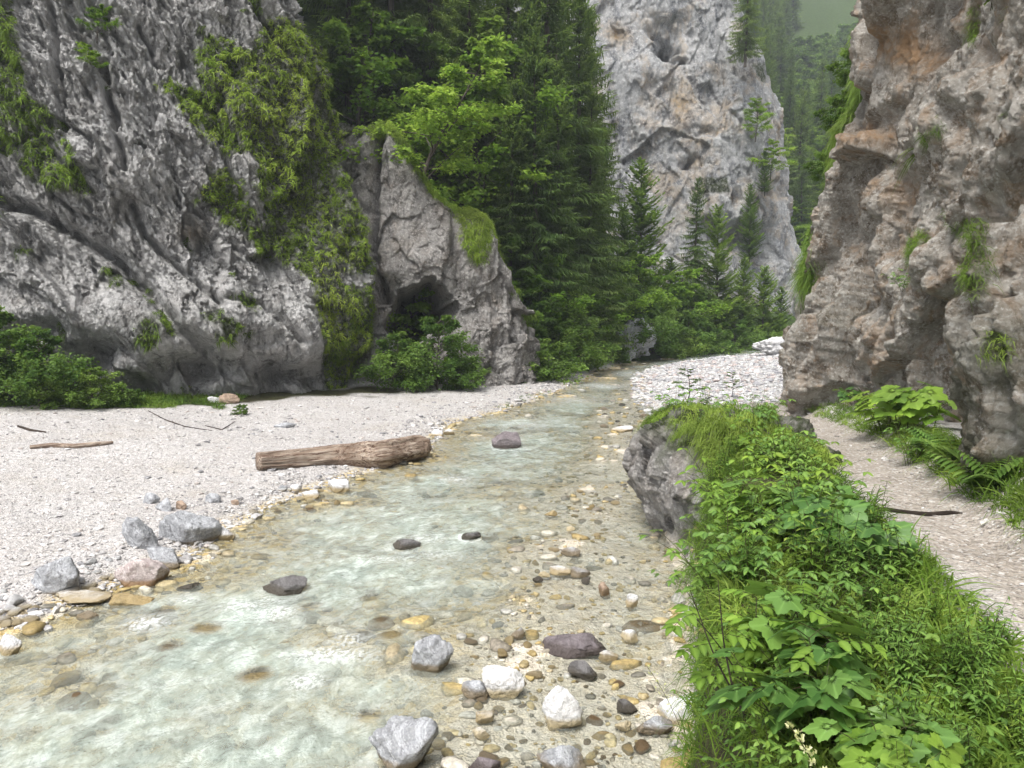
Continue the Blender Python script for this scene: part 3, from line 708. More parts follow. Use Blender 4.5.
# ------------------------------------------------------------------ named boulders and stones
LB = 'left bank'
for a in [
 (48, 592, 54, 36, 'grey', 'large blocky grey boulder alone at the left end of the bank'),
 (137, 549, 36, 34, 'grey', 'upright grey boulder beside the widest boulder of the bank cluster'),
 (182, 545, 62, 36, 'grey', 'widest grey boulder of the cluster on the left bank'),
 (162, 567, 42, 22, 'grey', 'low grey boulder below the widest one, at the water edge'),
 (135, 588, 50, 34, 'pink', 'pinkish boulder standing at the water edge below the grey ones'),
 (222, 540, 24, 14, 'pale', 'pale boulder right of the widest grey boulder at the water line'),
 (129, 613, 52, 20, 'ochre', 'flat wet ochre boulder just below the pinkish boulder'),
 (78, 605, 54, 12, 'pale', 'long flat pale stone right of the blocky grey boulder'),
 (84, 622, 22, 11, 'grey', 'small grey stone in the ochre shallows below the long pale stone'),
 (150, 504, 16, 12, 'grey', 'small grey stone left of its larger twin on the upper gravel'),
 (163, 511, 20, 14, 'grey', 'grey stone resting on gravel above the widest boulder'),
 (181, 509, 13, 9, 'brown', 'small brown stone right of the two grey stones'),
 (212, 503, 16, 11, 'grey', 'grey stone halfway between boulder cluster and driftwood log'),
 (228, 404, 20, 11, 'brown', 'rusty brown block on the gravel near the cliff foot'),
 (213, 403, 16, 7, 'pale', 'pale stone touching the rusty brown block'),
 (338, 493, 24, 14, 'pale', 'rounded white stone just below the middle of the log'),
 (310, 500, 18, 10, 'pale', 'pale stone left of the rounded white stone under the log'),
 (294, 492, 14, 8, 'pale', 'small pale stone close under the left end of the log'),
 (235, 505, 9, 6, 'brown', 'tiny orange stone on gravel left of the log'),
 (284, 428, 22, 6, 'grey', 'flat grey stone sunk in the gravel above the log'),
 (187, 592, 24, 9, 'dark', 'dark stone at the corner of the ochre slab'),
 (436, 437, 16, 8, 'pale', 'pale stone at the right end of the log'),
 (449, 435, 12, 7, 'pale', 'white stone next to the pale stone beyond the log end'),
 (496, 373, 16, 6, 'grey', 'distant grey stone on the far end of the left bank')]:
    boulder(*a[:4], a[4], a[5], group=None)
for a in [
 (282, 594, 46, 20, 'dark', 'jagged dark stone breaking the water below the log', .0),
 (507, 448, 31, 17, 'maroon', 'dark purple boulder standing alone in mid river', .0),
 (440, 479, 11, 7, 'brown', 'small brown stone in the current right of the log', .0),
 (471, 540, 20, 9, 'dark', 'dark stone breaking the surface beside an ochre one in mid river', .0),
 (405, 550, 30, 11, 'dark', 'dark wet stone ruffling the water left of an ochre one', .0),
 (431, 672, 42, 38, 'grey', 'two toned grey boulder in the water above the white stones', .0),
 (381, 621, 28, 14, 'brown', 'brown stone above the ochre one in mid stream', .0),
 (391, 637, 40, 12, 'ochre', 'smooth ochre stone left of the two toned boulder', .0),
 (250, 680, 44, 18, 'ochre', 'ochre stone in the foaming water, lower left', .0),
 (201, 634, 46, 18, 'ochre', 'mustard yellow stone under the first rapid', -.02),
 (166, 648, 36, 16, 'brown', 'rusty stone left of the mustard yellow one', .0),
 (285, 643, 16, 8, 'ochre', 'small ochre stone in the white ripples', .0),
 (8, 655, 20, 22, 'pale', 'pale stone cut by the left picture edge', .0),
 (401, 772, 64, 52, 'grey', 'big weathered grey boulder at the near end of the pebble bar', .0),
 (424, 732, 18, 14, 'grey', 'small bluish stone on the shoulder of the big weathered boulder', .06),
 (503, 697, 40, 30, 'white', 'bright white rounded boulder on the pebble bar', .0),
 (475, 698, 26, 18, 'grey', 'dark grey stone at the left side of the white boulder', .0),
 (563, 728, 38, 42, 'white', 'long white slab with ochre foot on the pebble bar', .0),
 (577, 655, 62, 22, 'maroon', 'dark slate slab lying on the pebble bar', .0),
 (609, 661, 19, 12, 'pale', 'pale stone touching the right end of the slate slab', .0),
 (630, 642, 17, 13, 'white', 'round white stone right of the slate slab', .0),
 (583, 680, 28, 18, 'dark', 'crumpled dark stone below the slate slab', .0),
 (518, 638, 14, 10, 'grey', 'small grey stone left of the slate slab', .0),
 (485, 723, 18, 11, 'pale', 'pale oval stone below the white boulder', .0),
 (481, 740, 16, 12, 'white', 'white oval stone nearest the picture bottom, one below the pale oval', .0),
 (563, 775, 48, 26, 'grey', 'bluish stone at the bottom picture edge of the bar', .0),
 (485, 776, 30, 18, 'maroon', 'dark stone at the bottom edge beside the big weathered boulder', .0),
 (561, 575, 22, 10, 'pale', 'pale grey flat stone midway along the pebble bar', .0),
 (581, 577, 20, 9, 'grey', 'flat grey stone touching the pale flat one midway along the bar', .0),
 (586, 583, 9, 6, 'dark', 'tiny black stone under the flat pair', .0),
 (538, 582, 11, 6, 'dark', 'dark pebble left of the flat pair of stones', .0),
 (571, 556, 20, 9, 'grey', 'grey slab stone above the flat pair', .0),
 (544, 577, 12, 6, 'white', 'white pebble left of the flat pair', .0),
 (571, 531, 9, 5, 'white', 'white pebble on the narrow middle of the bar', .0),
 (551, 516, 14, 6, 'ochre', 'yellow stone at the river side of the bar', .0),
 (605, 596, 12, 14, 'brown', 'red brown stone standing in the shallows', .0),
 (632, 607, 12, 14, 'pale', 'round beige stone by the foot of the outcrop', .0),
 (628, 714, 20, 14, 'dark', 'dark stone among the pale ones by the right shore', .0),
 (624, 731, 16, 10, 'white', 'white stone below the dark one by the right shore', .0),
 (656, 735, 34, 18, 'grey', 'grey boulder half covered by the shrub leaves at the right shore', .0),
 (684, 726, 44, 34, 'white', 'pale bluish slab under the shrub leaves', .0),
 (700, 632, 34, 30, 'white', 'white boulder at the foot of the mossy outcrop', .0),
 (645, 628, 50, 8, 'brown', 'low brown ledge in the shallows below the outcrop', .0),
 (710, 438, 18, 7, 'pale', 'pale flat stone in the far river shallows', .0)]:
    if a[0] == 710: a = (623, 432, 24, 6) + a[4:]
    boulder(*a[:4], a[4], a[5], zb=a[6], top=(-.012 if a[4] in ('ochre', 'brown') and a[0] < 450 or a[0] == 645 else None))

# ------------------------------------------------------------------ gravel and bed stones
def scatter(name, P, size, cols, mat, flat=.6, sub=1, seed=0, **kw):
    r = np.random.default_rng(seed); v, f = ICO[sub]; n = len(P); nv = len(v); K = 10
    shp = np.stack([v * (1 + .28 * r.normal(size=(nv, 1)) * (.5 if sub > 1 else .8)) * r.uniform(.7, 1.3, (1, 3)) for _ in range(K)])
    if sub > 1: shp = np.stack([rockshape(900 + k, sub, .8, .6, 9)[0] for k in range(K)])
    a = r.uniform(0, 6.28, n); c, s = np.cos(a), np.sin(a)
    S = size[:, None] * np.stack([r.uniform(.8, 1.5, n), r.uniform(.7, 1.1, n), r.uniform(.7, 1.2, n) * flat], -1)
    q = shp[r.integers(0, K, n)] * S[:, None, :]
    q = np.stack([q[..., 0] * c[:, None] - q[..., 1] * s[:, None], q[..., 0] * s[:, None] + q[..., 1] * c[:, None], q[..., 2]], -1) + P[:, None, :]
    ff = (f[None] + (np.arange(n) * nv)[:, None, None]).reshape(-1, 3)
    return obj(name, mesh(name, q, ff, mat, smooth=sub > 1, cols=np.repeat(cols, nv, 0)), kind='stuff', **kw)
def pick(cs, n, r, jit=.12):
    cs = np.array(cs); c = cs[r.integers(0, len(cs), n)] * (1 + r.normal(size=(n, 1)) * jit); return np.clip(c, .01, .85)
GREYS = [(.58, .56, .55), (.66, .65, .64), (.48, .47, .47), (.72, .71, .70), (.40, .39, .39), (.54, .49, .46), (.62, .60, .58), (.30, .30, .31)]
r = np.random.default_rng(5)
def samp(n, x0, x1, y0, y1, fn):
    x = r.uniform(x0, x1, n); y = y0 * (y1 / y0) ** r.uniform(0, 1, n)
    z, so_, wet, path, ins = ground_parts(x, y); k = fn(x, y, z, so_, wet, path, ins)
    return np.stack([x, y, z], -1)[k], wet[k], ins[k]
L_of = lambda y: np.interp(y, LY, LX)
P, _, _ = samp(150000, -14, 3, 7, 36, lambda x, y, z, s_, w_, p_, i: (x < L_of(y)) & (s_ < .5) & (r.uniform(size=len(x)) < .25 + .75 * np.exp(-(L_of(y) - x) / 1.2)))
sz = .007 + .008 * r.pareto(3, len(P)).clip(0, 5); sz *= .75 + P[:, 1] / 40
sz *= 1 + .9 * np.exp(-(L_of(P[:, 1]) - P[:, 0]) / .6)
P[:, 2] += sz * .2
scatter('gravel', P, sz, pick(GREYS, len(P), r), M_PEB, label='loose pale gravel strewn over the left bank', cat='gravel')
# cobbles along the left water line
P, _, _ = samp(9000, -10, 3, 7, 36, lambda x, y, z, s_, w_, p_, i: (L_of(y) - x > -.35) & (L_of(y) - x < 1.0) & (r.uniform(size=len(x)) < .40 * (.15 + sstep(-.1, .5, vn(np.stack([x, y, 0 * x], -1) * 1.1, 15)))))
sz = .025 + .03 * r.pareto(3, len(P)).clip(0, 3); P[:, 2] += sz * .2
scatter('gravel', P, sz, pick(GREYS[:5], len(P), r), M_PEB, sub=2, seed=3, flat=.62, label='heaped pale cobbles along the left water line', cat='gravel')
# far right gravel bar
R_of = lambda y: np.interp(y, RY, RX)
P, _, _ = samp(90000, 3, 24, 17, 52, lambda x, y, z, s_, w_, p_, i: (x > R_of(y) - .3) & (p_ < .5) & (s_ < .3))
sz = .018 + .024 * r.pareto(2.2, len(P)).clip(0, 4); P[:, 2] += sz * .2
scatter('gravel', P, sz, pick([(.66, .66, .66), (.60, .60, .61), (.52, .52, .54), (.72, .71, .70), (.45, .45, .48), (.60, .52, .50)], len(P), r), M_PEB, seed=4, label='white gravel bar beyond the bend of the river', cat='gravel')
# path stones
P, _, _ = samp(26000, 1.5, 7, 2.5, 22, lambda x, y, z, s_, w_, p_, i: (p_ > .15) & (r.uniform(size=len(x)) < .15 + .85 * sstep(.55, .9, (x - np.interp(y, PLY, PLX)) / (np.interp(y, CFY, CFX) - np.interp(y, PLY, PLX)))))
sz = .006 + .007 * r.pareto(3, len(P)).clip(0, 5); P[:, 2] += sz * .15
scatter('gravel', P, sz, pick([(.55, .53, .51), (.66, .64, .62), (.42, .39, .36), (.35, .32, .29)], len(P), r), M_PEB, seed=5, label='small stones scattered on the footpath', cat='gravel')
# river bed stones
P, w_, ins = samp(30000, -9, 10, 3.5, 42, lambda x, y, z, s_, w_, p_, i: (i > -.15) & (r.uniform(size=len(x)) < .26 + .74 * np.exp(-(segdist(x, y, BARL) / .9) ** 2)))
bdist = segdist(P[:, 0], P[:, 1], BARL)
sz = (.028 + .040 * r.pareto(2.8, len(P)).clip(0, 3.6)) * (1 - .50 * np.exp(-(bdist / 1.1) ** 2)) * (.85 + P[:, 1] / 60)
big = (r.uniform(size=len(P)) < .10 * (bdist > 1.2)) & (ins > .45)
sz = np.where(big, np.minimum(np.maximum(sz, .07) * r.uniform(1., 2.3, len(P)), .17), np.minimum(sz, .10))
P[:, 2] = P[:, 2] + sz * .12; P[:, 2] = np.minimum(P[:, 2], np.where(big & (ins > .3), .02 - sz * .40, 9))
BIG = [(q[0], q[1], q[2], s_) for q, s_ in zip(P, sz) if s_ > .06]
cols = pick([(.46, .36, .16), (.42, .32, .14), (.54, .45, .26), (.40, .34, .22), (.58, .54, .45), (.28, .25, .20), (.18, .17, .14), (.50, .49, .45), (.62, .58, .50), (.52, .42, .22)], len(P), r)
scatter('bed_gravel', P, sz, cols, M_BEDS, sub=2, seed=6, flat=.5, label='ochre and grey stones lying on the river bed', cat='gravel')
# ------------------------------------------------------------------ water
X, Y, zz, dep, amp = (RIVER[k] for k in ('X', 'Y', 'zz', 'dep', 'amp'))
def cover(x, y, rx, ztop):
    global dep
    j0, j1 = np.searchsorted(yw, (y - 1.6 * rx, y + 1.6 * rx))
    if j1 <= j0: return
    s_ = slice(j0, j1); q = ((X[s_] - x) ** 2 + (Y[s_] - y) ** 2) / rx ** 2
    dep[s_] = np.where(q < 2.5, np.minimum(dep[s_], np.maximum(-ztop, 0) + .16 * np.clip(q - .1 + .35 * vn(np.stack([X[s_] * 6, Y[s_] * 6, 0 * X[s_]], -1), 3), 0, 9)), dep[s_])
for q in BOULD: cover(q[0], q[1], q[2] * .75, q[3])
for x_, y_, z_, s_ in BIG: cover(x_, y_, s_ * .95, z_ + s_ * .45)
foam = np.clip((fbm(np.stack([X * 1.0, Y * .35, 0 * X], -1), 4, 55) - .10) * 2.2, 0, .45) * sstep(.10, .25, dep) * sstep(6, 20, Y)
for fx, fy, rx, ry, k in [(148, 623, 22, 9, 1), (246, 606, 26, 7, .9), (275, 613, 22, 8, .9), (331, 655, 40, 8, 1), (306, 682, 18, 9, .9), (455, 480, 16, 4, .8), (425, 540, 26, 5, .6),
                          (600, 386, 30, 3, .8), (570, 400, 36, 4, .6), (530, 425, 26, 4, .5), (350, 640, 20, 8, .7), (440, 555, 30, 6, .4), (380, 560, 30, 5, .5), (640, 375, 26, 3, .7), (185, 600, 16, 6, .6)]:
    a, b, c = ray(X * 0 + 1, X * 0 + 1)
    pxx, pyy = proj(np.stack([X, Y, 0 * X], -1)); g = G(fx, fy)
    sx = rx * g[1] / F; sy = ry * g[1] ** 2 / (F * CAM_H)
    foam = np.maximum(foam, k * np.exp(-((X - g[0]) / sx) ** 2 - ((Y - g[1]) / sy) ** 2))
for bx_, by2, r_, zt_ in BOULD:
    if zt_ > .02 and 3 < by2 < 40:
        d_ = np.hypot(X - bx_, Y - by2); dn = (X - bx_) * -.35 + (Y - by2) * -.94
        foam = np.maximum(foam, .6 * np.exp(-((d_ - r_ * 1.0) / .05) ** 2) * sstep(.08, .2, dep) * (.4 + .6 * (dn > 0)))
        zz = zz + .02 * np.exp(-((d_ - r_ * 1.1) / .12) ** 2) * sstep(.03, .2, dep) * np.sign(-dn + .01)
zz = zz + .012 * foam
obj('water', mesh('water', np.stack([X, Y, zz], -1), gridf(*X.shape), M_WATER, dict(depth=np.clip(dep, 0, 1), foam=foam)), kind='structure', label='shallow milky green mountain river')

# single cobbles
def cobbles(n, region, mats, smin, smax, name, label, cat, group):
    k = 0; src = []
    for m in mats:
        for q in range(3):
            p, f = rockshape(500 + q * 7 + hash_(m), 3, .75, .8)
            src.append(mesh(name, p, f, MS[m]))
    while k < n:
        q = region()
        if q is None: continue
        s = smin + (smax - smin) * rnd.random() ** 2.2
        o = obj(name, rnd.choice(src), label=label, cat=cat, group=group, loc=(q[0], q[1], q[2] + s * .12))
        o.scale = (s, s * rnd.uniform(.6, .95), s * rnd.uniform(.4, .6)); o.rotation_euler[2] = rnd.uniform(0, 6.28)
        k += 1
def hash_(t): return sum(ord(c) for c in t)
def pxreg(pts, cond=lambda x, y, z: True):
    x0, x1 = min(p[0] for p in pts), max(p[0] for p in pts); y0, y1 = min(p[1] for p in pts), max(p[1] for p in pts)
    def f():
        a, b = rnd.uniform(x0, x1), rnd.uniform(y0, y1)
        if not inpoly(np.array(a), np.array(b), pts): return None
        q = onground(a, b, .1)
        return q if cond(*q) else None
    return f
cobbles(34, pxreg([(60, 575), (110, 555), (125, 560), (110, 590), (60, 600)]), ['white', 'pale'], .04, .10, 'cobble', 'small white cobble heaped between the grey boulders of the left bank', 'cobble', 'white cobbles among the bank boulders')
cobbles(16, pxreg([(0, 585), (30, 590), (40, 615), (0, 640)]), ['white', 'pale'], .05, .12, 'cobble', 'pale cobble at the water edge in the left corner', 'cobble', 'pale cobbles at the left corner')
cobbles(30, pxreg([(280, 488), (350, 480), (345, 500), (270, 520)]), ['white', 'pale', 'grey'], .05, .11, 'cobble', 'pale cobble on the shore just below the log', 'cobble', 'cobbles below the log')
cobbles(80, pxreg([(470, 640), (620, 620), (650, 768), (430, 768)]), ['ochre', 'grey', 'pale', 'brown', 'pale', 'ochre'], .025, .085, 'cobble', 'small wet cobble on the near pebble bar', 'cobble', 'cobbles of the near pebble bar')
cobbles(50, pxreg([(560, 430), (650, 440), (600, 560), (530, 590)]), ['ochre', 'pale', 'grey', 'ochre'], .03, .09, 'cobble', 'small cobble on the narrow middle of the pebble bar', 'cobble', 'cobbles of the middle pebble bar')
cobbles(26, pxreg([(0, 680), (350, 650), (420, 700), (380, 768), (0, 768)]), ['ochre', 'brown'], .07, .16, 'cobble', 'algae stained stone seen through the milky water, lower left', 'cobble', 'sunken stones lower left')
cobbles(20, pxreg([(300, 490), (480, 460), (520, 560), (330, 600)]), ['ochre', 'brown', 'dark'], .07, .15, 'cobble', 'sunken stone under the milky water in mid river', 'cobble', 'sunken stones mid river')
cobbles(26, pxreg([(600, 405), (700, 395), (690, 425), (600, 430)]), ['pale', 'grey', 'dark'], .06, .15, 'cobble', 'grey cobble in the far shallows before the white bar', 'cobble', 'cobbles in the far shallows')

# ------------------------------------------------------------------ tubes, blades, leaves
class MB:
    def __init__(s): s.V = []; s.Q = []; s.T = []; s.v = []; s.rib = []; s.n = 0
    def add(s, V, Fc, v=None, rib=None):
        V = np.asarray(V).reshape(-1, 3); Fc = np.asarray(Fc)
        (s.Q if Fc.shape[1] == 4 else s.T).append(Fc + s.n); s.V.append(V)
        s.v.append(np.full(len(V), .5) if v is None else np.broadcast_to(v, len(V)) if np.ndim(v) == 0 else np.asarray(v).ravel())
        s.rib.append(np.zeros(len(V)) if rib is None else np.asarray(rib).ravel()); s.n += len(V)
    def build(s, name, mat, smooth=True):
        Fs = [np.concatenate(a) for a in (s.Q, s.T) if a]
        return mesh(name, np.concatenate(s.V), Fs, mat, dict(v=np.concatenate(s.v), rib=np.concatenate(s.rib)), smooth)
def unit(a): return a / (np.linalg.norm(a, axis=-1, keepdims=True) + 1e-9)
def tube(mb, pts, rad, n=7, v=.5):
    pts = np.array(pts, float); rad = np.broadcast_to(rad, len(pts)); t = unit(np.gradient(pts, axis=0))
    up = np.array([0, 0, 1.]) if abs(t[0][2]) < .9 else np.array([1., 0, 0])
    a = unit(np.cross(t, up)); b = np.cross(t, a); th = np.linspace(0, 2 * np.pi, n, endpoint=False)
    V = pts[:, None] + rad[:, None, None] * (np.cos(th)[None, :, None] * a[:, None] + np.sin(th)[None, :, None] * b[:, None])
    i = np.arange(len(pts) * n).reshape(len(pts), n); j = np.roll(i, -1, 1)
    mb.add(V, np.stack([i[:-1], j[:-1], j[1:], i[1:]], -1).reshape(-1, 4), v)
def blades(mb, P, Dd, L, W, droop, r, lv=3, v=None, side=None, flatup=False):
    n = len(P); Dd = unit(Dd); L = np.broadcast_to(L, n); W = np.broadcast_to(W, n); droop = np.broadcast_to(droop, n)
    if side is None:
        side = unit(np.cross(Dd, r.normal(size=(n, 3)) * (.25 if flatup else 1) + (np.array([0, 0, 1.]) if flatup else 0)))
    t = np.linspace(0, 1, lv + 1)
    C = P[:, None] + Dd[:, None] * (L[:, None] * t)[..., None]
    C[..., 2] -= (L * droop)[:, None] * t[None] ** 2
    wv = np.array([.75, 1, .8, .45, .1]) if lv == 4 else (np.array([.7, 1, .6, .08]) if lv == 3 else np.array([.8, 1, .1]))
    o = side[:, None] * (W[:, None] * wv[None] * .5)[..., None]
    V = np.stack([C - o, C + o], 2).reshape(-1, 3)
    i = (np.arange(n)[:, None] * (2 * (lv + 1)) + 2 * np.arange(lv)[None]).ravel()
    if v is None: v = r.uniform(0, 1, n)
    vv = np.repeat(np.clip(v, 0, 1), 2 * (lv + 1))
    mb.add(V, np.stack([i, i + 1, i + 3, i + 2], -1), vv)
def tpl_strip(levels, w, curve=.12, fold=.12, teeth=0.):
    t = np.linspace(0, 1, levels); ww = w * np.sin(np.pi * t ** .75) ** .8
    if teeth: ww = ww * (1 + teeth * (np.arange(levels) % 2 * 2 - 1) * (ww > .02))
    ww[0] = .01; ww[-1] = .005
    V = np.zeros((levels, 3, 3)); V[:, 0, 0] = -ww; V[:, 2, 0] = ww
    V[..., 1] = t[:, None]; V[..., 2] = -curve * t[:, None] ** 2; V[:, 0, 2] += fold * ww; V[:, 2, 2] += fold * ww
    i = np.arange(levels * 3).reshape(levels, 3)
    Fc = np.concatenate([np.stack([i[:-1, k], i[:-1, k + 1], i[1:, k + 1], i[1:, k]], -1) for k in (0, 1)])
    return V.reshape(-1, 3), Fc, np.tile([0, 1, 0], levels)
def tpl_maple(lobes=5, depth=.42, teeth=.06, n=61):
    th = np.linspace(-2.55, 2.55, n); ang = np.array([-1.95, -1.0, 0, 1.0, 1.95])[(5 - lobes) // 2:5 - (5 - lobes) // 2]; ln = np.array([.52, .86, 1., .86, .52])[(5 - lobes) // 2:5 - (5 - lobes) // 2]
    rr = np.zeros(n) + .2
    for a, l in zip(ang, ln): rr = np.maximum(rr, l * (1 - depth * np.clip(np.abs(th - a) / .5, 0, 1.6) ** 1.1))
    rr = rr * (1 + teeth * np.sin(th * 17) + teeth * .6 * np.sin(th * 31)); rr[0] = rr[-1] = .1
    nr = 4; V = [np.array([[0, 0, 0]])]; rib = [1.]
    vein = np.exp(-(np.min(np.abs(th[:, None] - ang[None]), 1) / .07) ** 2)
    for k in range(1, nr + 1):
        s_ = rr * k / nr; x = np.sin(th) * s_; y = np.cos(th) * s_
        z = -.13 * (k / nr) ** 2 * rr + (.05 * np.abs(np.sin(th * 2.5 + .3)) * s_ - .03 * vein * s_) * ((k - 1) / (nr - 1)) ** 1.5
        V.append(np.stack([x, y, z], -1)); rib += list(vein * (1 - .5 * k / nr))
    V = np.concatenate(V); Fq = []; i = 1 + np.arange(nr * n).reshape(nr, n)
    Fq = np.stack([i[:-1, :-1], i[:-1, 1:], i[1:, 1:], i[1:, :-1]], -1).reshape(-1, 4)
    Ft = np.stack([np.zeros(n - 1, int), i[0, :-1], i[0, 1:]], -1)
    Fq = np.concatenate([Fq, np.concatenate([Ft, Ft[:, :1]], 1)]) if False else Fq
    return V, Fq, np.array(rib), Ft
def leaves(mb, tpl, P, Dd, Nn, S, r, v=None):
    V0, Fc, rib = tpl[:3]; n = len(P); Dd = unit(Dd); sd_ = unit(np.cross(Dd, Nn)); Nn = np.cross(sd_, Dd); S = np.broadcast_to(S, n)
    V = P[:, None] + S[:, None, None] * (V0[None, :, 0, None] * sd_[:, None] + V0[None, :, 1, None] * Dd[:, None] + V0[None, :, 2, None] * Nn[:, None])
    if v is None: v = r.uniform(0, 1, n)
    nv = len(V0); off = (np.arange(n) * nv)[:, None, None]; vv = np.repeat(v, nv); rb = np.tile(rib, n)
    n0 = mb.n
    mb.add(V, (Fc[None] + off).reshape(-1, Fc.shape[1]), vv, rb)
    if len(tpl) > 3:
        mb.T.append((tpl[3][None] + off).reshape(-1, 3) + n0)
T_SMALL = tpl_strip(3, .30, .15, .2); T_OVAL = tpl_strip(11, .30, .2, .25, .05); T_LEAFLET = tpl_strip(13, .25, .18, .25, .09); T_LANCE = tpl_strip(9, .15, .3, .3, .04)
T_MAPLE = tpl_maple(5, .32, .05); T_ROUND = tpl_maple(5, .14, .03)

# ------------------------------------------------------------------ grass on the cliffs
def surf_grass(name, C, w_, n, Lr, Wd, mat, label, droop=1.1, seed=0, vb=0., up=.55, lv=3, k=7, spread=.38):
    r = np.random.default_rng(seed); V, Nr = C['V'], C['N']
    cell = np.linalg.norm(np.gradient(V, axis=0), axis=-1) * np.linalg.norm(np.gradient(V, axis=1), axis=-1)
    pr = (w_ * np.clip(cell, 0, .02)).ravel(); pr = pr / pr.sum()
    idx = r.choice(pr.size, n, p=pr)
    P = V.reshape(-1, 3)[idx]; Nn = Nr.reshape(-1, 3)[idx]; sgn = np.sign((Nn * (np.array([0, 0, 3.]) - P)).sum(1))[:, None]; Nn = Nn * sgn
    tu = r.normal(size=(n, 3)); m = r.uniform(.6, 1.3, n)
    P = np.repeat(P, k, 0) + r.normal(size=(n * k, 3)) * .03; Nn = np.repeat(Nn, k, 0)
    Dd = Nn * .8 + np.array([0, 0, up]) + r.normal(size=(n * k, 3)) * spread
    L = r.uniform(*Lr, n * k) * np.repeat(m, k)
    cl = np.repeat(np.clip(.5 + .8 * fbm(V.reshape(-1, 3)[idx] * .8, 3, 7) + vb, 0, 1), k)
    mb = MB(); blades(mb, P - Nn * .02, Dd, L, Wd, droop, r, lv, cl + r.normal(size=n * k) * .15)
    return obj(name, mb.build(name, mat), kind='stuff', label=label, cat='grass')
surf_grass('grass', CLIFF_L, CLIFF_L['gL'], 14000, (.07, .20), .022, M_CGRASS, 'drooping grass mats covering the right half of the left cliff', .7, 1, .06, .8, k=15, spread=.65)
surf_grass('grass', CLIFF_L, CLIFF_L['gD'], 2600, (.07, .20), .022, M_CGRASS, 'dark mossy grass in the cracks of the left cliff', .9, 2, -.5, k=12, spread=.55)
w2 = np.clip((sstep(.93, .99, CLIFF_2['hh']) * sstep(365, 385, CLIFF_2['px']) + .5 * softpoly(CLIFF_2['px'], CLIFF_2['py'], [(455, 195), (500, 200), (482, 262), (466, 250)], 5)), 0, 1)
surf_grass('grass', CLIFF_2, w2, 5200, (.07, .22), .020, M_CGRASS, 'long grass hanging over the ridge of the cave rock', 1.0, 3, -.02, k=10, spread=.55)
surf_grass('grass', CLIFF_R, CLIFF_R['gR'], 3600, (.05, .14), .006, M_CGRASS, 'tufts of grass growing on ledges of the right cliff', .9, 4, -.15, k=12, spread=.6)
surf_grass('grass', CLIFF_R, CLIFF_R['gE'], 9000, (.18, .50), .018, M_GRASS, 'bright grass hanging down the far edge of the right cliff', 1.1, 5, .25, k=8, spread=.5)

# ------------------------------------------------------------------ trees
def spruce_parts(seed, H, wid, dens=1., young=False, tw=.075):
    r = np.random.default_rng(seed); tr = MB(); cr = MB()
    lean = r.normal(size=2) * .02
    tz = np.linspace(-.4, H, 14); tube(tr, np.stack([lean[0] * tz, lean[1] * tz, tz], -1), (H * .012 + .015) * (1 - tz / H * .93), 8)
    z = H * (.10 if not young else .04); P = []; Dl = []; Ls = []; Vv = []; dz0 = .42 if not young else .24
    while z < H * .985:
        t = z / H; Lb = wid * (1 - t) ** .75 * (.55 + .45 * min(1, (t + .05) * 5)) + .12
        nb = int((7 if not young else 6) * dens) + r.integers(0, 2)
        for k in range(nb):
            a = r.uniform(0, 6.28); L = Lb * r.uniform(.45, 1.2); base_t = -.55 if t < .5 else -.55 + (t - .5) * 2.0
            if young: base_t = .05 + .5 * t
            m = max(5, int(L / (.13 if not young else .07))); s = np.linspace(.06, 1, m)
            dirh = np.array([math.cos(a), math.sin(a), 0])
            bp = dirh[None] * (L * s)[:, None]; bp[:, 2] = z + r.uniform(-.1, .1) + L * (base_t * s + .28 * s ** 2); bp[:, :2] += lean * z
            if r.random() < .25 and not young and m > 6: tube(tr, bp[::3], .02 * (1 - s[::3] * .8), 4)
            tg = unit(np.gradient(bp, axis=0)); sd2 = np.stack([-tg[:, 1], tg[:, 0], 0 * tg[:, 0]], -1)
            bv = r.uniform(.1, .9)
            for sg in (-1, 1):
                ll = L * .42 * (1.1 - s) ** .8 * r.uniform(.7, 1.2, m) + .10
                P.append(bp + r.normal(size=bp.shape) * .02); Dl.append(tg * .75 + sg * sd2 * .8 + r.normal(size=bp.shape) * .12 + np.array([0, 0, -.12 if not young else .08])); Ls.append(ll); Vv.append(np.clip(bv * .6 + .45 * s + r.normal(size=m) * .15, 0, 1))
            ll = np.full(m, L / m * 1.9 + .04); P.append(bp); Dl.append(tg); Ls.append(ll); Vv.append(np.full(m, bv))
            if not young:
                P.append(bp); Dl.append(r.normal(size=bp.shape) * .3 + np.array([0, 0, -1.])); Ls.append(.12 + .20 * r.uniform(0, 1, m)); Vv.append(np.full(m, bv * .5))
        z += dz0 * r.uniform(.7, 1.3) * (1 - .3 * t)
    P = np.concatenate(P); blades(cr, P, np.concatenate(Dl), np.concatenate(Ls), tw, .25, r, 2, np.concatenate(Vv), flatup=True)
    return tr, cr
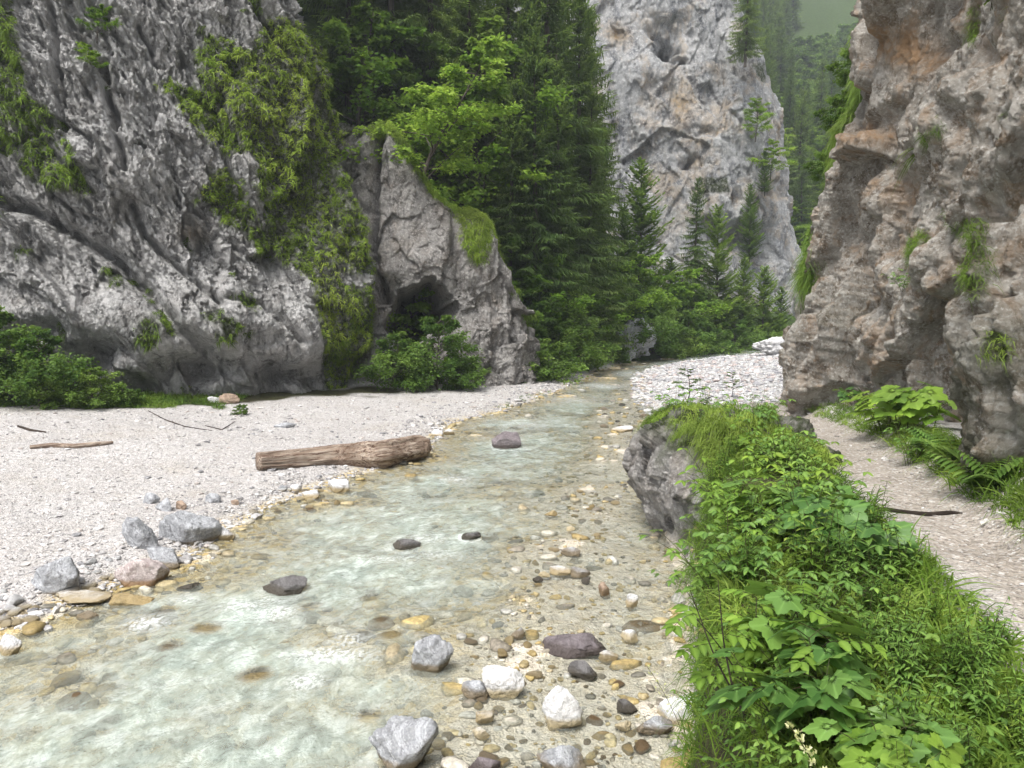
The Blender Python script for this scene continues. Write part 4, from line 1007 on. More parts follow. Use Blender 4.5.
def broad_parts(seed, H, wid, nl=26, leaf=.14, per=34, flat=.35, trunk_r=None, z0=.15, lean=(0, 0), twigs=5):
    r = np.random.default_rng(seed); tr = MB(); cr = MB()
    tz = np.linspace(0, 1, 9); tp_ = np.stack([lean[0] * H * tz ** 1.5 + .04 * H * np.sin(tz * 5 + seed), lean[1] * H * tz ** 1.5, H * .92 * tz], -1)
    R0 = trunk_r or H * .014 + .01; tube(tr, tp_ - np.array([0, 0, .2]) * (tz == 0)[:, None], R0 * (1 - .85 * tz), 7)
    P = []; Dl = []; Vv = []
    for k in range(nl):
        t = z0 + (1 - z0) * (k + r.random()) / nl; b = np.array([np.interp(t, tz, tp_[:, i]) for i in range(3)])
        a = k * 2.4 + r.uniform(-.5, .5); L = wid * (1 - .75 * t ** 1.6) * r.uniform(.6, 1.15); s = np.linspace(0, 1, 7)
        dh = np.array([math.cos(a), math.sin(a), 0]); rise = r.uniform(.15, .95) if flat > .2 else r.uniform(.1, .5)
        bp = b + dh * (L * s)[:, None]; bp[:, 2] += L * (rise * s - .22 * s ** 2)
        tube(tr, bp, R0 * .35 * (1 - .85 * s) * (1 - .5 * t) + .004, 5)
        bv = r.uniform(.15, .9)
        for q in range(twigs + 1):
            u = r.uniform(.25, 1); c = np.array([np.interp(u, s, bp[:, i]) for i in range(3)]); a2 = a + r.uniform(-1.1, 1.1); l2 = L * .45 * r.uniform(.5, 1.1) * (1.15 - .5 * u)
            d2 = np.array([math.cos(a2), math.sin(a2), r.uniform(-.15, .3)]); m = max(4, int(per * r.uniform(.6, 1.3) / 1))
            tube(tr, np.stack([c, c + d2 * l2]), [.006, .002], 3)
            w = r.uniform(0, 1, m); p = c + d2 * (l2 * w)[:, None] + r.normal(size=(m, 3)) * np.array([1, 1, flat]) * l2 * .20
            P.append(p); Dl.append(d2 * .5 + r.normal(size=(m, 3)) * np.array([1, 1, .3]) * .6 + np.array([0, 0, -.15])); Vv.append(np.clip(bv + r.normal(size=m) * .2, 0, 1))
    P = np.concatenate(P); Dl = np.concatenate(Dl); n = len(P)
    leaves(cr, T_SMALL, P, Dl, np.array([0, -.25 * (flat > .4), 1.]) + r.normal(size=(n, 3)) * (.45 if flat < .4 else .8), leaf * r.uniform(.65, 1.25, n), r, np.concatenate(Vv))
    return tr, cr
def make(name, parts, trunk_mat, crown_mat, label, cat, group=None, tn='trunk', cn='crown'):
    o = obj(name, None, label=label, cat=cat, group=group)
    obj(tn, parts[0].build(tn, trunk_mat), o); obj(cn, parts[1].build(cn, crown_mat), o)
    return o
def place(protos, used, name, loc, s=1., rz=None, label=None, cat=None, group=None, mat=None):
    o = protos[name]
    if name in used: o = copy_tree(o)
    used.add(name)
    o.location = loc; o.scale = (s, s, s * rnd.uniform(.95, 1.06)); o.rotation_euler[2] = rnd.uniform(0, 6.28) if rz is None else rz
    if label: o['label'] = label
    if cat: o['category'] = cat
    if group: o['group'] = group
    elif 'group' in o: del o['group']
    return o
PR = {}; used = set()
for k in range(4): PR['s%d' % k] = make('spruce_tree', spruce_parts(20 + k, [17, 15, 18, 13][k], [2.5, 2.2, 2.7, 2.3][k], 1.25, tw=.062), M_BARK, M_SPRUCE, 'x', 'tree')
for k in range(3): PR['y%d' % k] = make('young_spruce', spruce_parts(40 + k, [6.5, 5.0, 7.5][k], [1.5, 1.4, 1.5][k], 1., True, .075), M_BARK, M_SPRUCE_Y, 'x', 'tree')
for k in range(3): PR['b%d' % k] = make('beech_tree', broad_parts(60 + k, [5.0, 4.0, 6.0][k], [2.6, 2.0, 2.4][k], [26, 22, 34][k],   .15, 70, .75, lean=[(.35, -.1), (.1, -.1), (0, 0)][k]), M_BARK, M_BEECH, 'x', 'tree')
for k in range(3): PR['u%d' % k] = make('bush', broad_parts(80 + k, [2.2, 1.8, 2.6][k], [1.5, 1.4, 1.7][k], 26, .12, 60, 1.3, z0=.04), M_BARK, M_BUSH, 'x', 'bush')
def athill(px, y, hillf=hill):
    x = (px - 512) / F * y * 1.0
    return np.array([x, y, float(hillf(np.array([x]), np.array([float(y)]))[0])])
def put(kind, px, y, s, label=None, cat=None, group=None, dz=-.1, hf_=hill, **k):
    q = athill(px, y, hf_); place(PR, used, kind, (q[0], q[1], q[2] + dz), s, label=label, cat=cat, group=group, **k)
GS = 'tall spruces on the slope behind the cave rock'
LS = 'tall dark spruce among its like on the slope behind the cave rock'
for i, (px_, y_, s_) in enumerate([(352, 33, .9), (372, 36, 1), (398, 34, 1.), (418, 39, 1), (438, 35, .95), (462, 38, 1.1), (478, 34, .9), (500, 40, 1.1), (515, 36, 1.), (534, 34.5, 1.),
        (548, 42, 1.2), (578, 38.5, 1.25), (592, 41, 1.0), (560, 47, 1.2), (530, 48, 1.2), (490, 46, 1.2), (450, 46, 1.2), (405, 45, 1.2), (340, 40, 1.), (602, 45, .9)]):
    zn = 'in the front row above the grassy ridge' if y_ < 37 else 'in the middle rows of the wooded slope' if y_ < 44 else 'in the shaded back row of the wooded slope'
    put('s%d' % (i % 4), px_, y_, s_, 'tall dark spruce ' + zn, 'tree', 'tall spruces ' + zn)
put('s2', 556, 36, 1.25, 'tallest spruce of the slope, its bare grey trunk in full view', 'tree')
for i, (px_, y_, s_, lb) in enumerate([(640, 46, 1.55, 'bright young spruce at the left foot of the pale cliff'), (668, 48, .95, 'small young spruce left of the dark slender one'), (716, 50, 1.25, 'broad young spruce right of the dark slender one'),
        (742, 52, .95, 'yellowish young spruce near the river bend'), (762, 53, 1.2, 'last young spruce before the gap, standing at the river bend'), (625, 44, 1.0, 'young spruce at the edge of the tall forest'), (655, 44, .7, 'low young spruce in front of the bright one'), (780, 55, .8, 'small spruce squeezed beside the right cliff edge')]):
    put('y%d' % (i % 3), px_, y_, s_, lb, 'tree')
put('s3', 692, 49, .72, 'dark slender spruce standing before the pale cliff', 'tree')
q = D(425, 190, 27.6); place(PR, used, 'b0', (q[0], q[1], q[2] - .6), 1.15, rz=0., label='bright beech leaning out over the grassy ridge', cat='tree')
put('b1', 404, 29.0, 1.2, 'small bright beech at the upper end of the grassy ridge', 'tree', rz=0)
put('s1', 508, 31.5, .72, 'slim spruce standing just behind the grassy ridge', 'tree')
put('b1', 385, 31, 1.1, 'light green beech at the top left of the slope', 'tree')
put('b1', 520, 31, .9, 'beech low on the slope above the ragged rock end', 'tree')
put('b0', 590, 38, .6, 'beech overhanging the river at the forest edge', 'tree')
put('s3', 536, 31.8, .95, 'slim spruce rising above the ragged rock end', 'tree'); put('s1', 562, 33.5, .85, 'slim spruce at the river end of the front row', 'tree'); put('s0', 588, 36.5, .8, 'spruce nearest the water at the forest edge', 'tree')
BG = 'bushes along the wooded river bank'
for i, (px_, y_, s_) in enumerate([(500, 28.6, .9), (523, 28.4, 1.0), (545, 29.2, 1.), (560, 31, 1.1), (575, 33, 1.1), (592, 34.2, .8), (545, 32, 1.2), (612, 38, .9), (640, 40, 1.3), (655, 41.5, 1.3), (676, 42.5, 1.2), (690, 44, 1.3), (705, 45, 1.2), (720, 47, 1.2), (735, 49, 1.2),
        (750, 50.5, 1.1), (660, 45, 1.5), (690, 47, 1.4), (630, 41.5, 1.4), (575, 36, 1.5), (520, 30.5, 1.1), (490, 30, 1.1), (465, 29.4, .9), (770, 53, 1.0), (728, 52, 1.4), (450, 31, 1.2), (480, 32, 1.3), (540, 36, 1.6), (560, 39, 1.6)]):
    zn = 'at the foot of the tall spruces' if px_ < 556 else 'around the low rock at the water' if px_ < 650 else 'below the young spruces at the river bend'
    put('u%d' % (i % 3), px_, y_, s_, 'leafy green bush ' + zn, 'bush', 'bushes ' + zn)
for px_, y_, s_, lb in [(372, 32, 1.6, 'light beech highest on the slope beside the left cliff'), (484, 33.5, 1.7, 'slim light beech standing tall among the spruces'),
        (535, 31.5, 1.0, 'beech between two spruces above the ragged rock'), (582, 36, 1.0, 'light beech at the lower forest edge'), (603, 39, 1.1, 'beech below the last tall spruce'), (628, 42, 1.2, 'light beech left of the young spruces'), (648, 44.5, 1.2, 'light beech over the round rock outcrop'), (675, 46, 1.3, 'light beech before the dark slender spruce')]:
    put('b%d' % (2 if s_ > 1.55 else 1), px_, y_, s_, lb, 'tree')
# bushes at the cliff foot and in front of the cave
for px_, py_, s_, k_, lb in [(410, 372, .72, 'u0', 'dark bush filling the mouth of the cave'), (438, 372, .95, 'u2', 'grey green bush standing right of the cave'), (462, 373, .7, 'u1', 'low bush at the foot of the cave rock'), (396, 366, .8, 'u2', 'bush in the crevice left of the cave')]:
    q = D(px_, py_, 24.3 + (px_ - 396) * .012); place(PR, used, k_, (q[0], q[1], gz(q[0], q[1]) - .1), s_, label=lb, cat='bush')
for px_, py_, s_, k_, lb in [(12, 385, .75, 'u0', 'dark bush at the left picture edge'), (40, 386, .75, 'u2', 'spreading bush in front of the left cliff foot'), (92, 386, .5, 'u0', 'low dark bush beside the hollow in the cliff foot'), (-15, 390, .9, 'u2', 'bush cut by the left picture edge'), (130, 388, .26, 'u1', 'small bluish clump at the end of the dark bushes'), (66, 380, .6, 'u1', 'bush pressed against the left cliff'), (240, 382, .15, 'u0', 'reddish tuft of twigs under the overhang')]:
    y_ = 18.0 if px_ < 100 else 18.6; q = D(px_, py_, y_); place(PR, used, k_, (q[0], y_, gz(q[0], y_) - .05), s_, label=lb, cat='bush')
# tufts at the top and small plants growing on the left cliff face
def oncliff(C, px_, py_):
    k = np.argmin((C['px'] - px_) ** 2 + (C['py'] - py_) ** 2 + 0 * C['px']); return C['V'].reshape(-1, 3)[k], C['N'].reshape(-1, 3)[k]
for px_, py_, s_, lb in [(98, 42, .28, 'small green sapling rooted high in the left cliff'), (92, 75, .22, 'small green sapling below its twin on the left cliff'), (268, 48, .3, 'bright little beech in the upper grass of the left cliff'), (320, 150, .25, 'small bush in the grass of the left cliff')]:
    P_, N_ = oncliff(CLIFF_L, px_, py_); place(PR, used, 'b1', tuple(P_), s_, label=lb, cat='sapling')
# distant forest
for i in range(150):
    px_ = rnd.uniform(735, 905); y_ = 80 + 122 * rnd.random() ** .9
    if 785 < px_ < 858 and y_ > 122: px_ = 870 + rnd.random() * 20 if rnd.random() < .5 else 770 - rnd.random() * 25
    put('s%d' % (i % 4), px_, y_, rnd.uniform(.8, 1.15), 'spruce on the ' + ('lower' if y_ < 115 else 'middle' if y_ < 155 else 'upper') + ' distant mountainside in the gap', 'tree', 'spruces of the ' + ('lower' if y_ < 115 else 'middle' if y_ < 155 else 'upper') + ' distant mountainside', hf_=hill2, dz=-.5)
for i in range(52):
    px_ = rnd.uniform(770, 860); y_ = rnd.uniform(77, 115)
    put('b2', px_, y_, rnd.uniform(1.1, 1.7), 'light broadleaf tree at the foot of the distant mountainside', 'tree', 'light broadleaf trees in the gap', hf_=hill2, dz=-.3)
for i in range(80):
    px_ = rnd.uniform(785, 855); y_ = rnd.uniform(118, 165)
    put('u%d' % (i % 3), px_, y_, rnd.uniform(1.9, 2.8), 'low scrub on the far slope below the patch of sky', 'bush', 'scrub on the far slope', hf_=hill2, dz=-.4)
# trees on the far cliff's shoulder and on the edge of the right cliff
for px_, py_, s_, k_, lb in [(752, 30, .7, 's3', 'spruce at the upper shoulder of the pale cliff'), (763, 110, .6, 'b2', 'bush like beech on the right flank of the pale cliff'), (772, 165, .5, 'y0', 'young spruce clinging to the right flank of the pale cliff'), (756, 235, .8, 'y2', 'young spruce on the ledge low on the pale cliff'), (779, 150, .8, 'b1', 'small beech clinging beside the young spruce of the pale cliff')]:
    q = D(px_, py_, 60.5); place(PR, used, k_, (q[0], q[1] + 1.5, q[2] - 2.), s_, label=lb, cat='tree')
for px_, py_, s_, lb in [(842, 70, .5, 'green bush on the top edge of the right cliff'), (826, 115, .45, 'green bush halfway down the edge of the right cliff'), (812, 165, .4, 'green bush lowest on the edge of the right cliff')]:
    q = D(px_, py_, 20.); place(PR, used, 'u0', (q[0] + .45, q[1], q[2] - .5), s_ * 1.1, rz=3.1, label=lb, cat='tree')
# low rocks at the foot of the wooded bank
for a in [(630, 362, 62, 46, 'grey', 'rounded grey rock outcrop rising from the water under the trees', .0), (498, 381, 96, 22, 'pale', 'low pale ledge at the foot of the ragged rock', .1), (781, 358, 50, 22, 'pale', 'pale broken rock at the river bend beside the right cliff', .3), (570, 370, 30, 10, 'pale', 'pale rock at the bank below the bushes', .1)]:
    boulder(*a[:4], a[4], a[5], name='rock_outcrop', zb=a[6], sink=.15, ang=.8, rough=3.2)

# ------------------------------------------------------------------ outcrop by the river
p, f = rockshape(777, 5, .6, 1.2, 9)
v5, f5 = ICO[5]
import bmesh
bm = bmesh.new(); bmesh.ops.create_icosphere(bm, subdivisions=7, radius=1); v7 = np.array([q.co[:] for q in bm.verts]); f7 = np.array([[q.index for q in p_.verts] for p_ in bm.faces]); bm.free()
P = np.sign(v7) * np.abs(v7) ** .62 * np.array([1.02, 1.9, .98])
d = .16 * fbm(P * .8, 3, 5) + crag(P, .8, .14, 31, 4) + .03 * ridged(P * 5, 3, 9) + .02 * ridged(P * 13, 3, 10)
P = P + v7 * d[:, None]
lowf = np.clip(-(P[:, 2] - .15), 0, 2); P[:, 0] += .55 * lowf - .10 * P[:, 1] + .12 * np.clip(P[:, 2], 0, 2)
P += np.array([2.80, 9.9, .56])
OUT = dict(V=P)
NW = unit(v7 / np.array([1.02, 1.9, .98]) ** 2)
mo = np.clip(sstep(.35, .8, NW[:, 2] + .3 * fbm(P * 2, 3, 12)), 0, 1)
obj('rock_outcrop', mesh('rock_outcrop', P, f7, M_2, dict(moss=mo, ochre=0 * mo)), label='grass topped grey rock outcrop leaning over the river beside the path', cat='rock')

# ------------------------------------------------------------------ grass on the bank
r_ = lambda x: np.random.default_rng(1).uniform(size=len(x))
def ground_grass(name, x0, x1, y0, y1, n, fn, Lr, Wd, mat, label, k=8, droop=.9, seed=0, spread=.5, vb=0):
    r = np.random.default_rng(seed); x = r.uniform(x0, x1, n * 5); y = y0 * (y1 / y0) ** r.uniform(0, 1, n * 5)
    z, so_, wet, path, ins = ground_parts(x, y); kk = np.where(fn(x, y, z, so_, path, ins))[0][:n]
    P = np.stack([x, y, z], -1)[kk]; m = r.uniform(.6, 1.25, len(kk)); vv = np.clip(.5 + fbm(P * 1.2, 3, 5) + vb, 0, 1)
    tl = r.normal(size=(len(kk), 3)) * .25; m = m * np.interp(P[:, 1], [1.5, 4, 7], [.50, .72, 1.])
    P = np.repeat(P, k, 0) + r.normal(size=(len(kk) * k, 3)) * np.array([.03, .03, .004]); q = len(P)
    Dd = np.array([0, 0, 1.]) + r.normal(size=(q, 3)) * spread * np.array([1, 1, .2]) + np.repeat(tl, k, 0)
    mb = MB(); blades(mb, P - [0, 0, .02], Dd, r.uniform(*Lr, q) * np.repeat(m, k), Wd * r.uniform(.6, 1.2, q), droop * r.uniform(.4, 1.3, q), r, 4, np.repeat(vv, k) + r.normal(size=q) * .15)
    return obj(name, mb.build(name, mat), kind='stuff', label=label, cat='grass')
ground_grass('grass', -.5, 4.6, 1.3, 15.5, 6000, lambda x, y, z, s_, p_, i: (s_ > .5) & (z > .35) & (x < np.interp(y, PLY, PLX) - .15) & (r_(x) < .45 + .55 * sstep(-.1, .3, vn(np.stack([x, y, 0 * x], -1) * 1.3, 77))), (.14, .38), .009, M_GRASS, 'long green grass covering the bank between river and path', 8, .8, 1)
ground_grass('grass', .8, 4.6, 1.5, 13, 1200, lambda x, y, z, s_, p_, i: (s_ > .3) & (np.abs(x - np.interp(y, PLY, PLX) + .1) < .2), (.14, .34), .011, M_GRASS, 'dark green grass edging the footpath', 9, .9, 2, .45, -.1)
ground_grass('grass', 2.8, 7.2, 3, 19, 2600, lambda x, y, z, s_, p_, i: (np.abs(x - np.interp(y, CFY, CFX) - .16) < .22), (.15, .45), .011, M_GRASS, 'grass growing along the foot of the right cliff', 9, .9, 3, .45, -.1)
ground_grass('grass', -14, -4, 16, 24, 2600, lambda x, y, z, s_, p_, i: (s_ > .35) & (x < -7.5), (.12, .4), .018, M_GRASS, 'grass strip below the left cliff', 8, .8, 4, .5, -.1)
ground_grass('grass', 2.5, 9, 17, 24, 420, lambda x, y, z, s_, p_, i: (np.abs(y - 21.5 - .3 * np.sin(x * 3)) < .35) & (x > R_of(y)), (.1, .3), .016, M_GRASS, 'thin grass fringe between the path end and the gravel bar', 8, .8, 5)
ground_grass('grass', -2.5, 2, 19, 30, 260, lambda x, y, z, s_, p_, i: (np.abs(L_of(y) - x - .2) < .25) & (y > 22) & (y < 26), (.06, .16), .02, M_GRASS, 'short grass tufts at the far left water line', 8, .6, 6)
ground_grass('grass', .8, 3.4, 1.7, 6.5, 420, lambda x, y, z, s_, p_, i: (s_ > .3) & (np.abs(x - np.interp(y, PLY, PLX) + .28) < .22), (.30, .55), .012, M_GRASS, 'long arching grass blades beside the near path edge', 14, 1.0, 12, .5, -.05)
ground_grass('grass', -.2, 3, 1.6, 9, 700, lambda x, y, z, s_, p_, i: (np.abs(x - R_of(y) - .22) < .2), (.28, .50), .010, M_GRASS, 'long loose grass spilling over the river edge of the bank', 14, 1.3, 15, .7, .1)
# grass over the outcrop
r = np.random.default_rng(3)
w_ = sstep(.62, .85, NW[:, 2] + .22 * fbm(P * 1.3, 3, 12) + .35 * (P[:, 0] - 2.5)) * (P[:, 1] < 12.2) * (P[:, 0] < 3.6)
idx = r.choice(len(P), 4200, p=w_ / w_.sum()); k = 9
Q = np.repeat(P[idx], k, 0) + r.normal(size=(len(idx) * k, 3)) * .03; Nq = np.repeat(NW[idx], k, 0)
mb = MB(); vv = np.repeat(np.clip(.55 + fbm(P[idx] * 1.1, 3, 4), 0, 1), k)
blades(mb, Q, Nq * .9 + np.array([-.15, -.1, .5]) + r.normal(size=Q.shape) * .35, r.uniform(.16, .42, len(Q)), .009, 1.25, r, 4, vv + r.normal(size=len(Q)) * .15)
obj('grass', mb.build('grass', M_GRASS), kind='stuff', label='fine grass draped over the river outcrop', cat='grass')

# ------------------------------------------------------------------ herbs, shrubs, saplings
def stemcurve(b, a, tilt, L, arch, n=8):
    s = np.linspace(0, 1, n); dh = np.array([math.cos(a), math.sin(a), 0])
    return b + dh[None] * (L * (math.sin(tilt) * s + arch * .5 * s ** 2))[:, None] + np.array([0, 0, 1.])[None] * (L * (math.cos(tilt) * s - arch * .5 * s ** 2))[:, None]
def herb(kind, seed, size=1., ns=6, leafs=None):
    r = np.random.default_rng(seed); st = MB(); lf = MB()
    for k in range(ns):
        a = k * 2.4 + r.uniform(-.6, .6); b = np.array([r.normal() * .05, r.normal() * .05, -.03]) * size
        if kind == 'maple':
            c = stemcurve(b, a, r.uniform(.1, .5), r.uniform(.20, .36) * size, .15); tube(st, c, np.linspace(.005, .002, 8) * size, 5)
            for nd in (4, 6, 7):
                for sg in (0, 3.14):
                    a2 = a + sg + nd * 1.57 + r.uniform(-.3, .3); pl_ = r.uniform(.06, .13) * size; dd = np.array([math.cos(a2), math.sin(a2), .55])
                    e = c[nd] + dd * pl_; tube(st, np.stack([c[nd], c[nd] + dd * pl_ * .5 + [0, 0, .01], e]), .0016 * size, 4)
                    N_ = np.array([0, -.55, 1]) + r.normal(size=3) * .22; D_ = np.array([math.cos(a2), math.sin(a2), -.25])
                    leaves(lf, T_MAPLE, e[None], D_[None], N_[None], r.uniform(.08, .135) * size, r)
        elif kind == 'trifoliate':
            c = stemcurve(b, a, r.uniform(.1, .5), r.uniform(.30, .6) * size, r.uniform(.3, .7), 9); tube(st, c, np.linspace(.0035, .0015, 9) * size, 5)
            for nd in range(2, 9):
                a2 = a + nd * 2.3; pl_ = r.uniform(.04, .08) * size; dd = np.array([math.cos(a2), math.sin(a2), .35]); e = c[nd] + dd * pl_
                tube(st, np.stack([c[nd], e]), .001 * size, 4)
                for da in (0, 1.25, -1.25):
                    D_ = np.array([math.cos(a2 + da), math.sin(a2 + da), -.2]); N_ = np.array([0, -.2, 1]) + r.normal(size=3) * .2
                    leaves(lf, T_LEAFLET, e[None], D_[None], N_[None], r.uniform(.055, .09) * size * (1 if da == 0 else .8), r, r.uniform(0, 1, 1))
        elif kind == 'nettle':
            c = stemcurve(b, a, r.uniform(.05, .35), r.uniform(.3, .6) * size, .1, 10); tube(st, c, np.linspace(.003, .0015, 10) * size, 5)
            for nd in range(2, 10):
                for sg in (0, 3.14):
                    a2 = a + sg + nd * 1.57; D_ = np.array([math.cos(a2), math.sin(a2), .05]); N_ = np.array([0, -.1, 1]) + r.normal(size=3) * .15
                    leaves(lf, T_LANCE, c[nd][None], D_[None], N_[None], r.uniform(.06, .10) * size * (1.1 - .05 * nd), r)
        elif kind == 'round':
            c = stemcurve(b, a, r.uniform(.2, .8), r.uniform(.15, .42) * size, .3); tube(st, c, .003 * size, 5)
            N_ = np.array([math.cos(a) * .4, math.sin(a) * .4 - .2, 1]); D_ = np.array([math.cos(a), math.sin(a), -.2])
            leaves(lf, T_ROUND, c[-1][None], D_[None], N_[None], r.uniform(.07, .13) * size, r)
        elif kind == 'fern':
            c = stemcurve(b, a, r.uniform(.3, .8), r.uniform(.35, .6) * size, .6, 16); tube(st, c, np.linspace(.003, .001, 16) * size, 4)
            tg = unit(np.gradient(c, axis=0)); sdv = unit(np.cross(tg, [0, 0, 1.]))
            for sg in (-1, 1):
                ss = np.linspace(0, 1, 16)[2:]; LL = .16 * size * np.sin(np.pi * ss ** .7) + .015
                leaves(lf, T_LANCE, c[2:], sdv[2:] * sg + tg[2:] * .35 + [0, 0, -.1], np.array([[0, 0, 1.]]) + 0 * c[2:], LL, r)
        elif kind == 'ash':    # shrub with slender dark stems and paired leaflets
            c = stemcurve(b, a, r.uniform(.15, .5), r.uniform(.55, .8) * size, .25, 10); tube(st, c, np.linspace(.005, .002, 10) * size, 6)
            for nd in range(3, 10):
                a2 = a + nd * 2.2; e1 = .20 * size * r.uniform(.7, 1.1); s5_ = np.linspace(0, 1, 5); dd = np.array([math.cos(a2), math.sin(a2), .25])
                rc = c[nd] + dd * (e1 * s5_)[:, None]; rc[:, 2] -= .05 * size * s5_ ** 2; tube(st, rc, .0014 * size, 4)
                for u in range(1, 5):
                    for da in ((1.1, -1.1) if u < 4 else (1.0, -1.0, 0)):
                        D_ = np.array([math.cos(a2 + da), math.sin(a2 + da), -.15]); N_ = np.array([0, -.15, 1]) + r.normal(size=3) * .15
                        leaves(lf, T_OVAL, rc[u][None], D_[None], N_[None], r.uniform(.055, .085) * size, r)
    return st, lf
HP = {}
def hmake(key, name, kind, seed, size, ns, mat, smat=None):
    st, lf = herb(kind, seed, size, ns); HP[key] = make(name, (st, lf), smat or M_STEM, mat, 'x', 'plant', tn='stem', cn='leaves')
hmake('m0', 'maple_sapling', 'maple', 1, 1., 4, M_MAPLE); hmake('m1', 'maple_sapling', 'maple', 2, 1., 4, M_MAPLE); hmake('ml', 'maple_sapling', 'maple', 3, 1.2, 6, M_LIME)
hmake('t0', 'bramble', 'trifoliate', 4, 1., 7, M_HERB); hmake('t1', 'bramble', 'trifoliate', 5, .9, 9, M_HERB); hmake('tl', 'bramble', 'trifoliate', 6, 1., 7, M_LIME)
hmake('n0', 'meadow_herb', 'nettle', 7, .9, 9, M_HERB); hmake('n1', 'meadow_herb', 'nettle', 8, .8, 11, M_GRASS)
hmake('r0', 'butterbur', 'round', 9, 1., 7, M_MAPLE); hmake('f0', 'fern', 'fern', 10, 1., 9, M_HERB); hmake('f1', 'fern', 'fern', 11, 1., 8, M_BUSH)
hmake('a0', 'ash_shrub', 'ash', 12, 1., 4, M_LIME, M_TWIG)
hmake('a1', 'ash_shrub', 'ash', 13, .9, 5, M_HERB, M_TWIG)
hu = set()
def hput(key, x, y, s=1., label=None, cat='plant', group=None, z=None, rz=None, dz=0.):
    z = gz(x, y) if z is None else z
    return place(HP, hu, key, (x, y, z + dz), s, rz, label, cat, group)
# foreground, one by one
for key, px_, py_, y_, s_, lb, ct in [
 ('m0', 800, 640, 2.55, 1.1, 'large leaved maple sapling in the middle of the near bank', 'sapling'),
 ('m1', 800, 640, 3.0, 1.1, 'maple sapling at the river side of the near bank', 'sapling'),
 ('m0', 862, 690, 2.3, .95, 'maple sapling closest to the path grass in the foreground', 'sapling'),
 ('a0', 700, 700, 2.85, .78, 'light green shrub with thin dark stems overhanging the shallows', 'shrub'),
 ('a1', 745, 760, 2.25, .55, 'shrub of oval leaflets at the bottom picture edge', 'shrub'),
 ('ml', 905, 745, 2.1, .6, 'small lime green maple seedling low in the foreground', 'sapling'),
 ('r0', 838, 520, 4.9, .75, 'butterbur with round blue green leaves at the path edge', 'plant'),
 ('ml', 742, 442, 8.6, .8, 'lime leaved seedling on the crest of the outcrop grass', 'sapling'),
 ('ml', 790, 470, 7.6, .7, 'lime leaved seedling amid the brambles of the bank', 'sapling'),
 ('m1', 800, 420, 9.6, .8, 'maple sapling at the far end of the bank by the path', 'sapling')]:
    q = D(px_, py_, y_); g = gz(q[0], y_)
    if key == 'a0': q[0] = np.interp(y_, RY, RX) + .36; g = gz(q[0], y_)
    hput(key, q[0], y_, s_, lb, ct, z=g)
GB, GN = 'brambles covering the bank', 'leafy herbs covering the bank'
k = 0
while k < 96:
    y_ = 2.2 * (13.5 / 2.2) ** rnd.random(); x_ = rnd.uniform(np.interp(y_, RY, RX), np.interp(y_, PLY, PLX) - .30)
    z_, s_, w_2, p_, i_ = ground_parts(np.array([x_]), np.array([y_]))
    if s_[0] < .5 or z_[0] < .5: continue
    if 8.2 < y_ < 12 and x_ < 2.9 and rnd.random() < .6: continue
    key = rnd.choice(['t0', 't1', 't0', 'tl', 'n0', 'n1', 'n0', 'm1'] if y_ > 4 else ['n0', 'n1', 'n0', 't1', 't0'])
    br = key[0] in 'tm'
    s_ = rnd.uniform(.75, 1.3) * (.62 if y_ < 4 else 1)
    kd = {'t': 'dark green bramble', 'l': 'lime green bramble', 'm': 'small maple seedling', 'n': 'upright leafy herb'}['l' if key == 'tl' else key[0]]
    zn = 'on the grassy crest behind the outcrop face' if y_ > 8 else 'halfway along the bank beside the footpath' if y_ > 5.6 else 'on the bank below the outcrop, near the camera' if y_ > 3.6 else 'in the thick growth at the bottom of the picture'
    hput(key, x_, y_, s_, kd + ' ' + zn, 'plant', kd + 's ' + zn, z=max(z_[0], 1.45 if (8.5 < y_ < 11.3 and x_ < 3.5) else 0)); k += 1
# near right: dense leafy herbs beside the path
for i in range(40):
    y_ = rnd.uniform(1.9, 4.6); x_ = np.interp(y_, PLY, PLX) - rnd.uniform(.05, .75)
    hput(rnd.choice(['n0', 'n1']), x_, y_, rnd.uniform(.45, .7), 'leafy herb in the thick fringe at the near edge of the path', 'plant', 'herbs at the near path edge')
# foot of the right cliff
for key, px_, py_, z_, s_, lb in [('ml', 880, 448, 1.1, 1.5, 'lime green maple sapling at the foot of the right cliff'), ('ml', 912, 455, 1.2, 1.6, 'taller lime green sapling right of the first at the cliff foot'), ('tl', 868, 430, 1.0, 1.1, 'lime bramble left of the saplings at the cliff foot'),
        ('f0', 935, 470, 1.3, 1.1, 'fern below the lime saplings'), ('t0', 912, 470, 1.3, 1.0, 'dark bramble spilling onto the path edge'), ('f1', 960, 485, 1.4, 1.2, 'fern in the deep grass of the cliff foot'), ('t1', 925, 440, 1.2, 1.3, 'bramble climbing behind the lime saplings'), ('f1', 985, 500, 1.5, 1.1, 'fern nearest the right picture edge'),
        ('m1', 855, 420, .9, 1.2, 'maple sapling in the corner where path meets cliff'), ('f0', 812, 405, .7, .9, 'fern at the far foot of the right cliff')]:
    q = G(px_, py_, z_); x_ = q[0]; y_ = q[1]; x_ = max(x_, np.interp(y_, CFY, CFX) - .15); hput(key, x_, y_, s_, lb, 'plant')
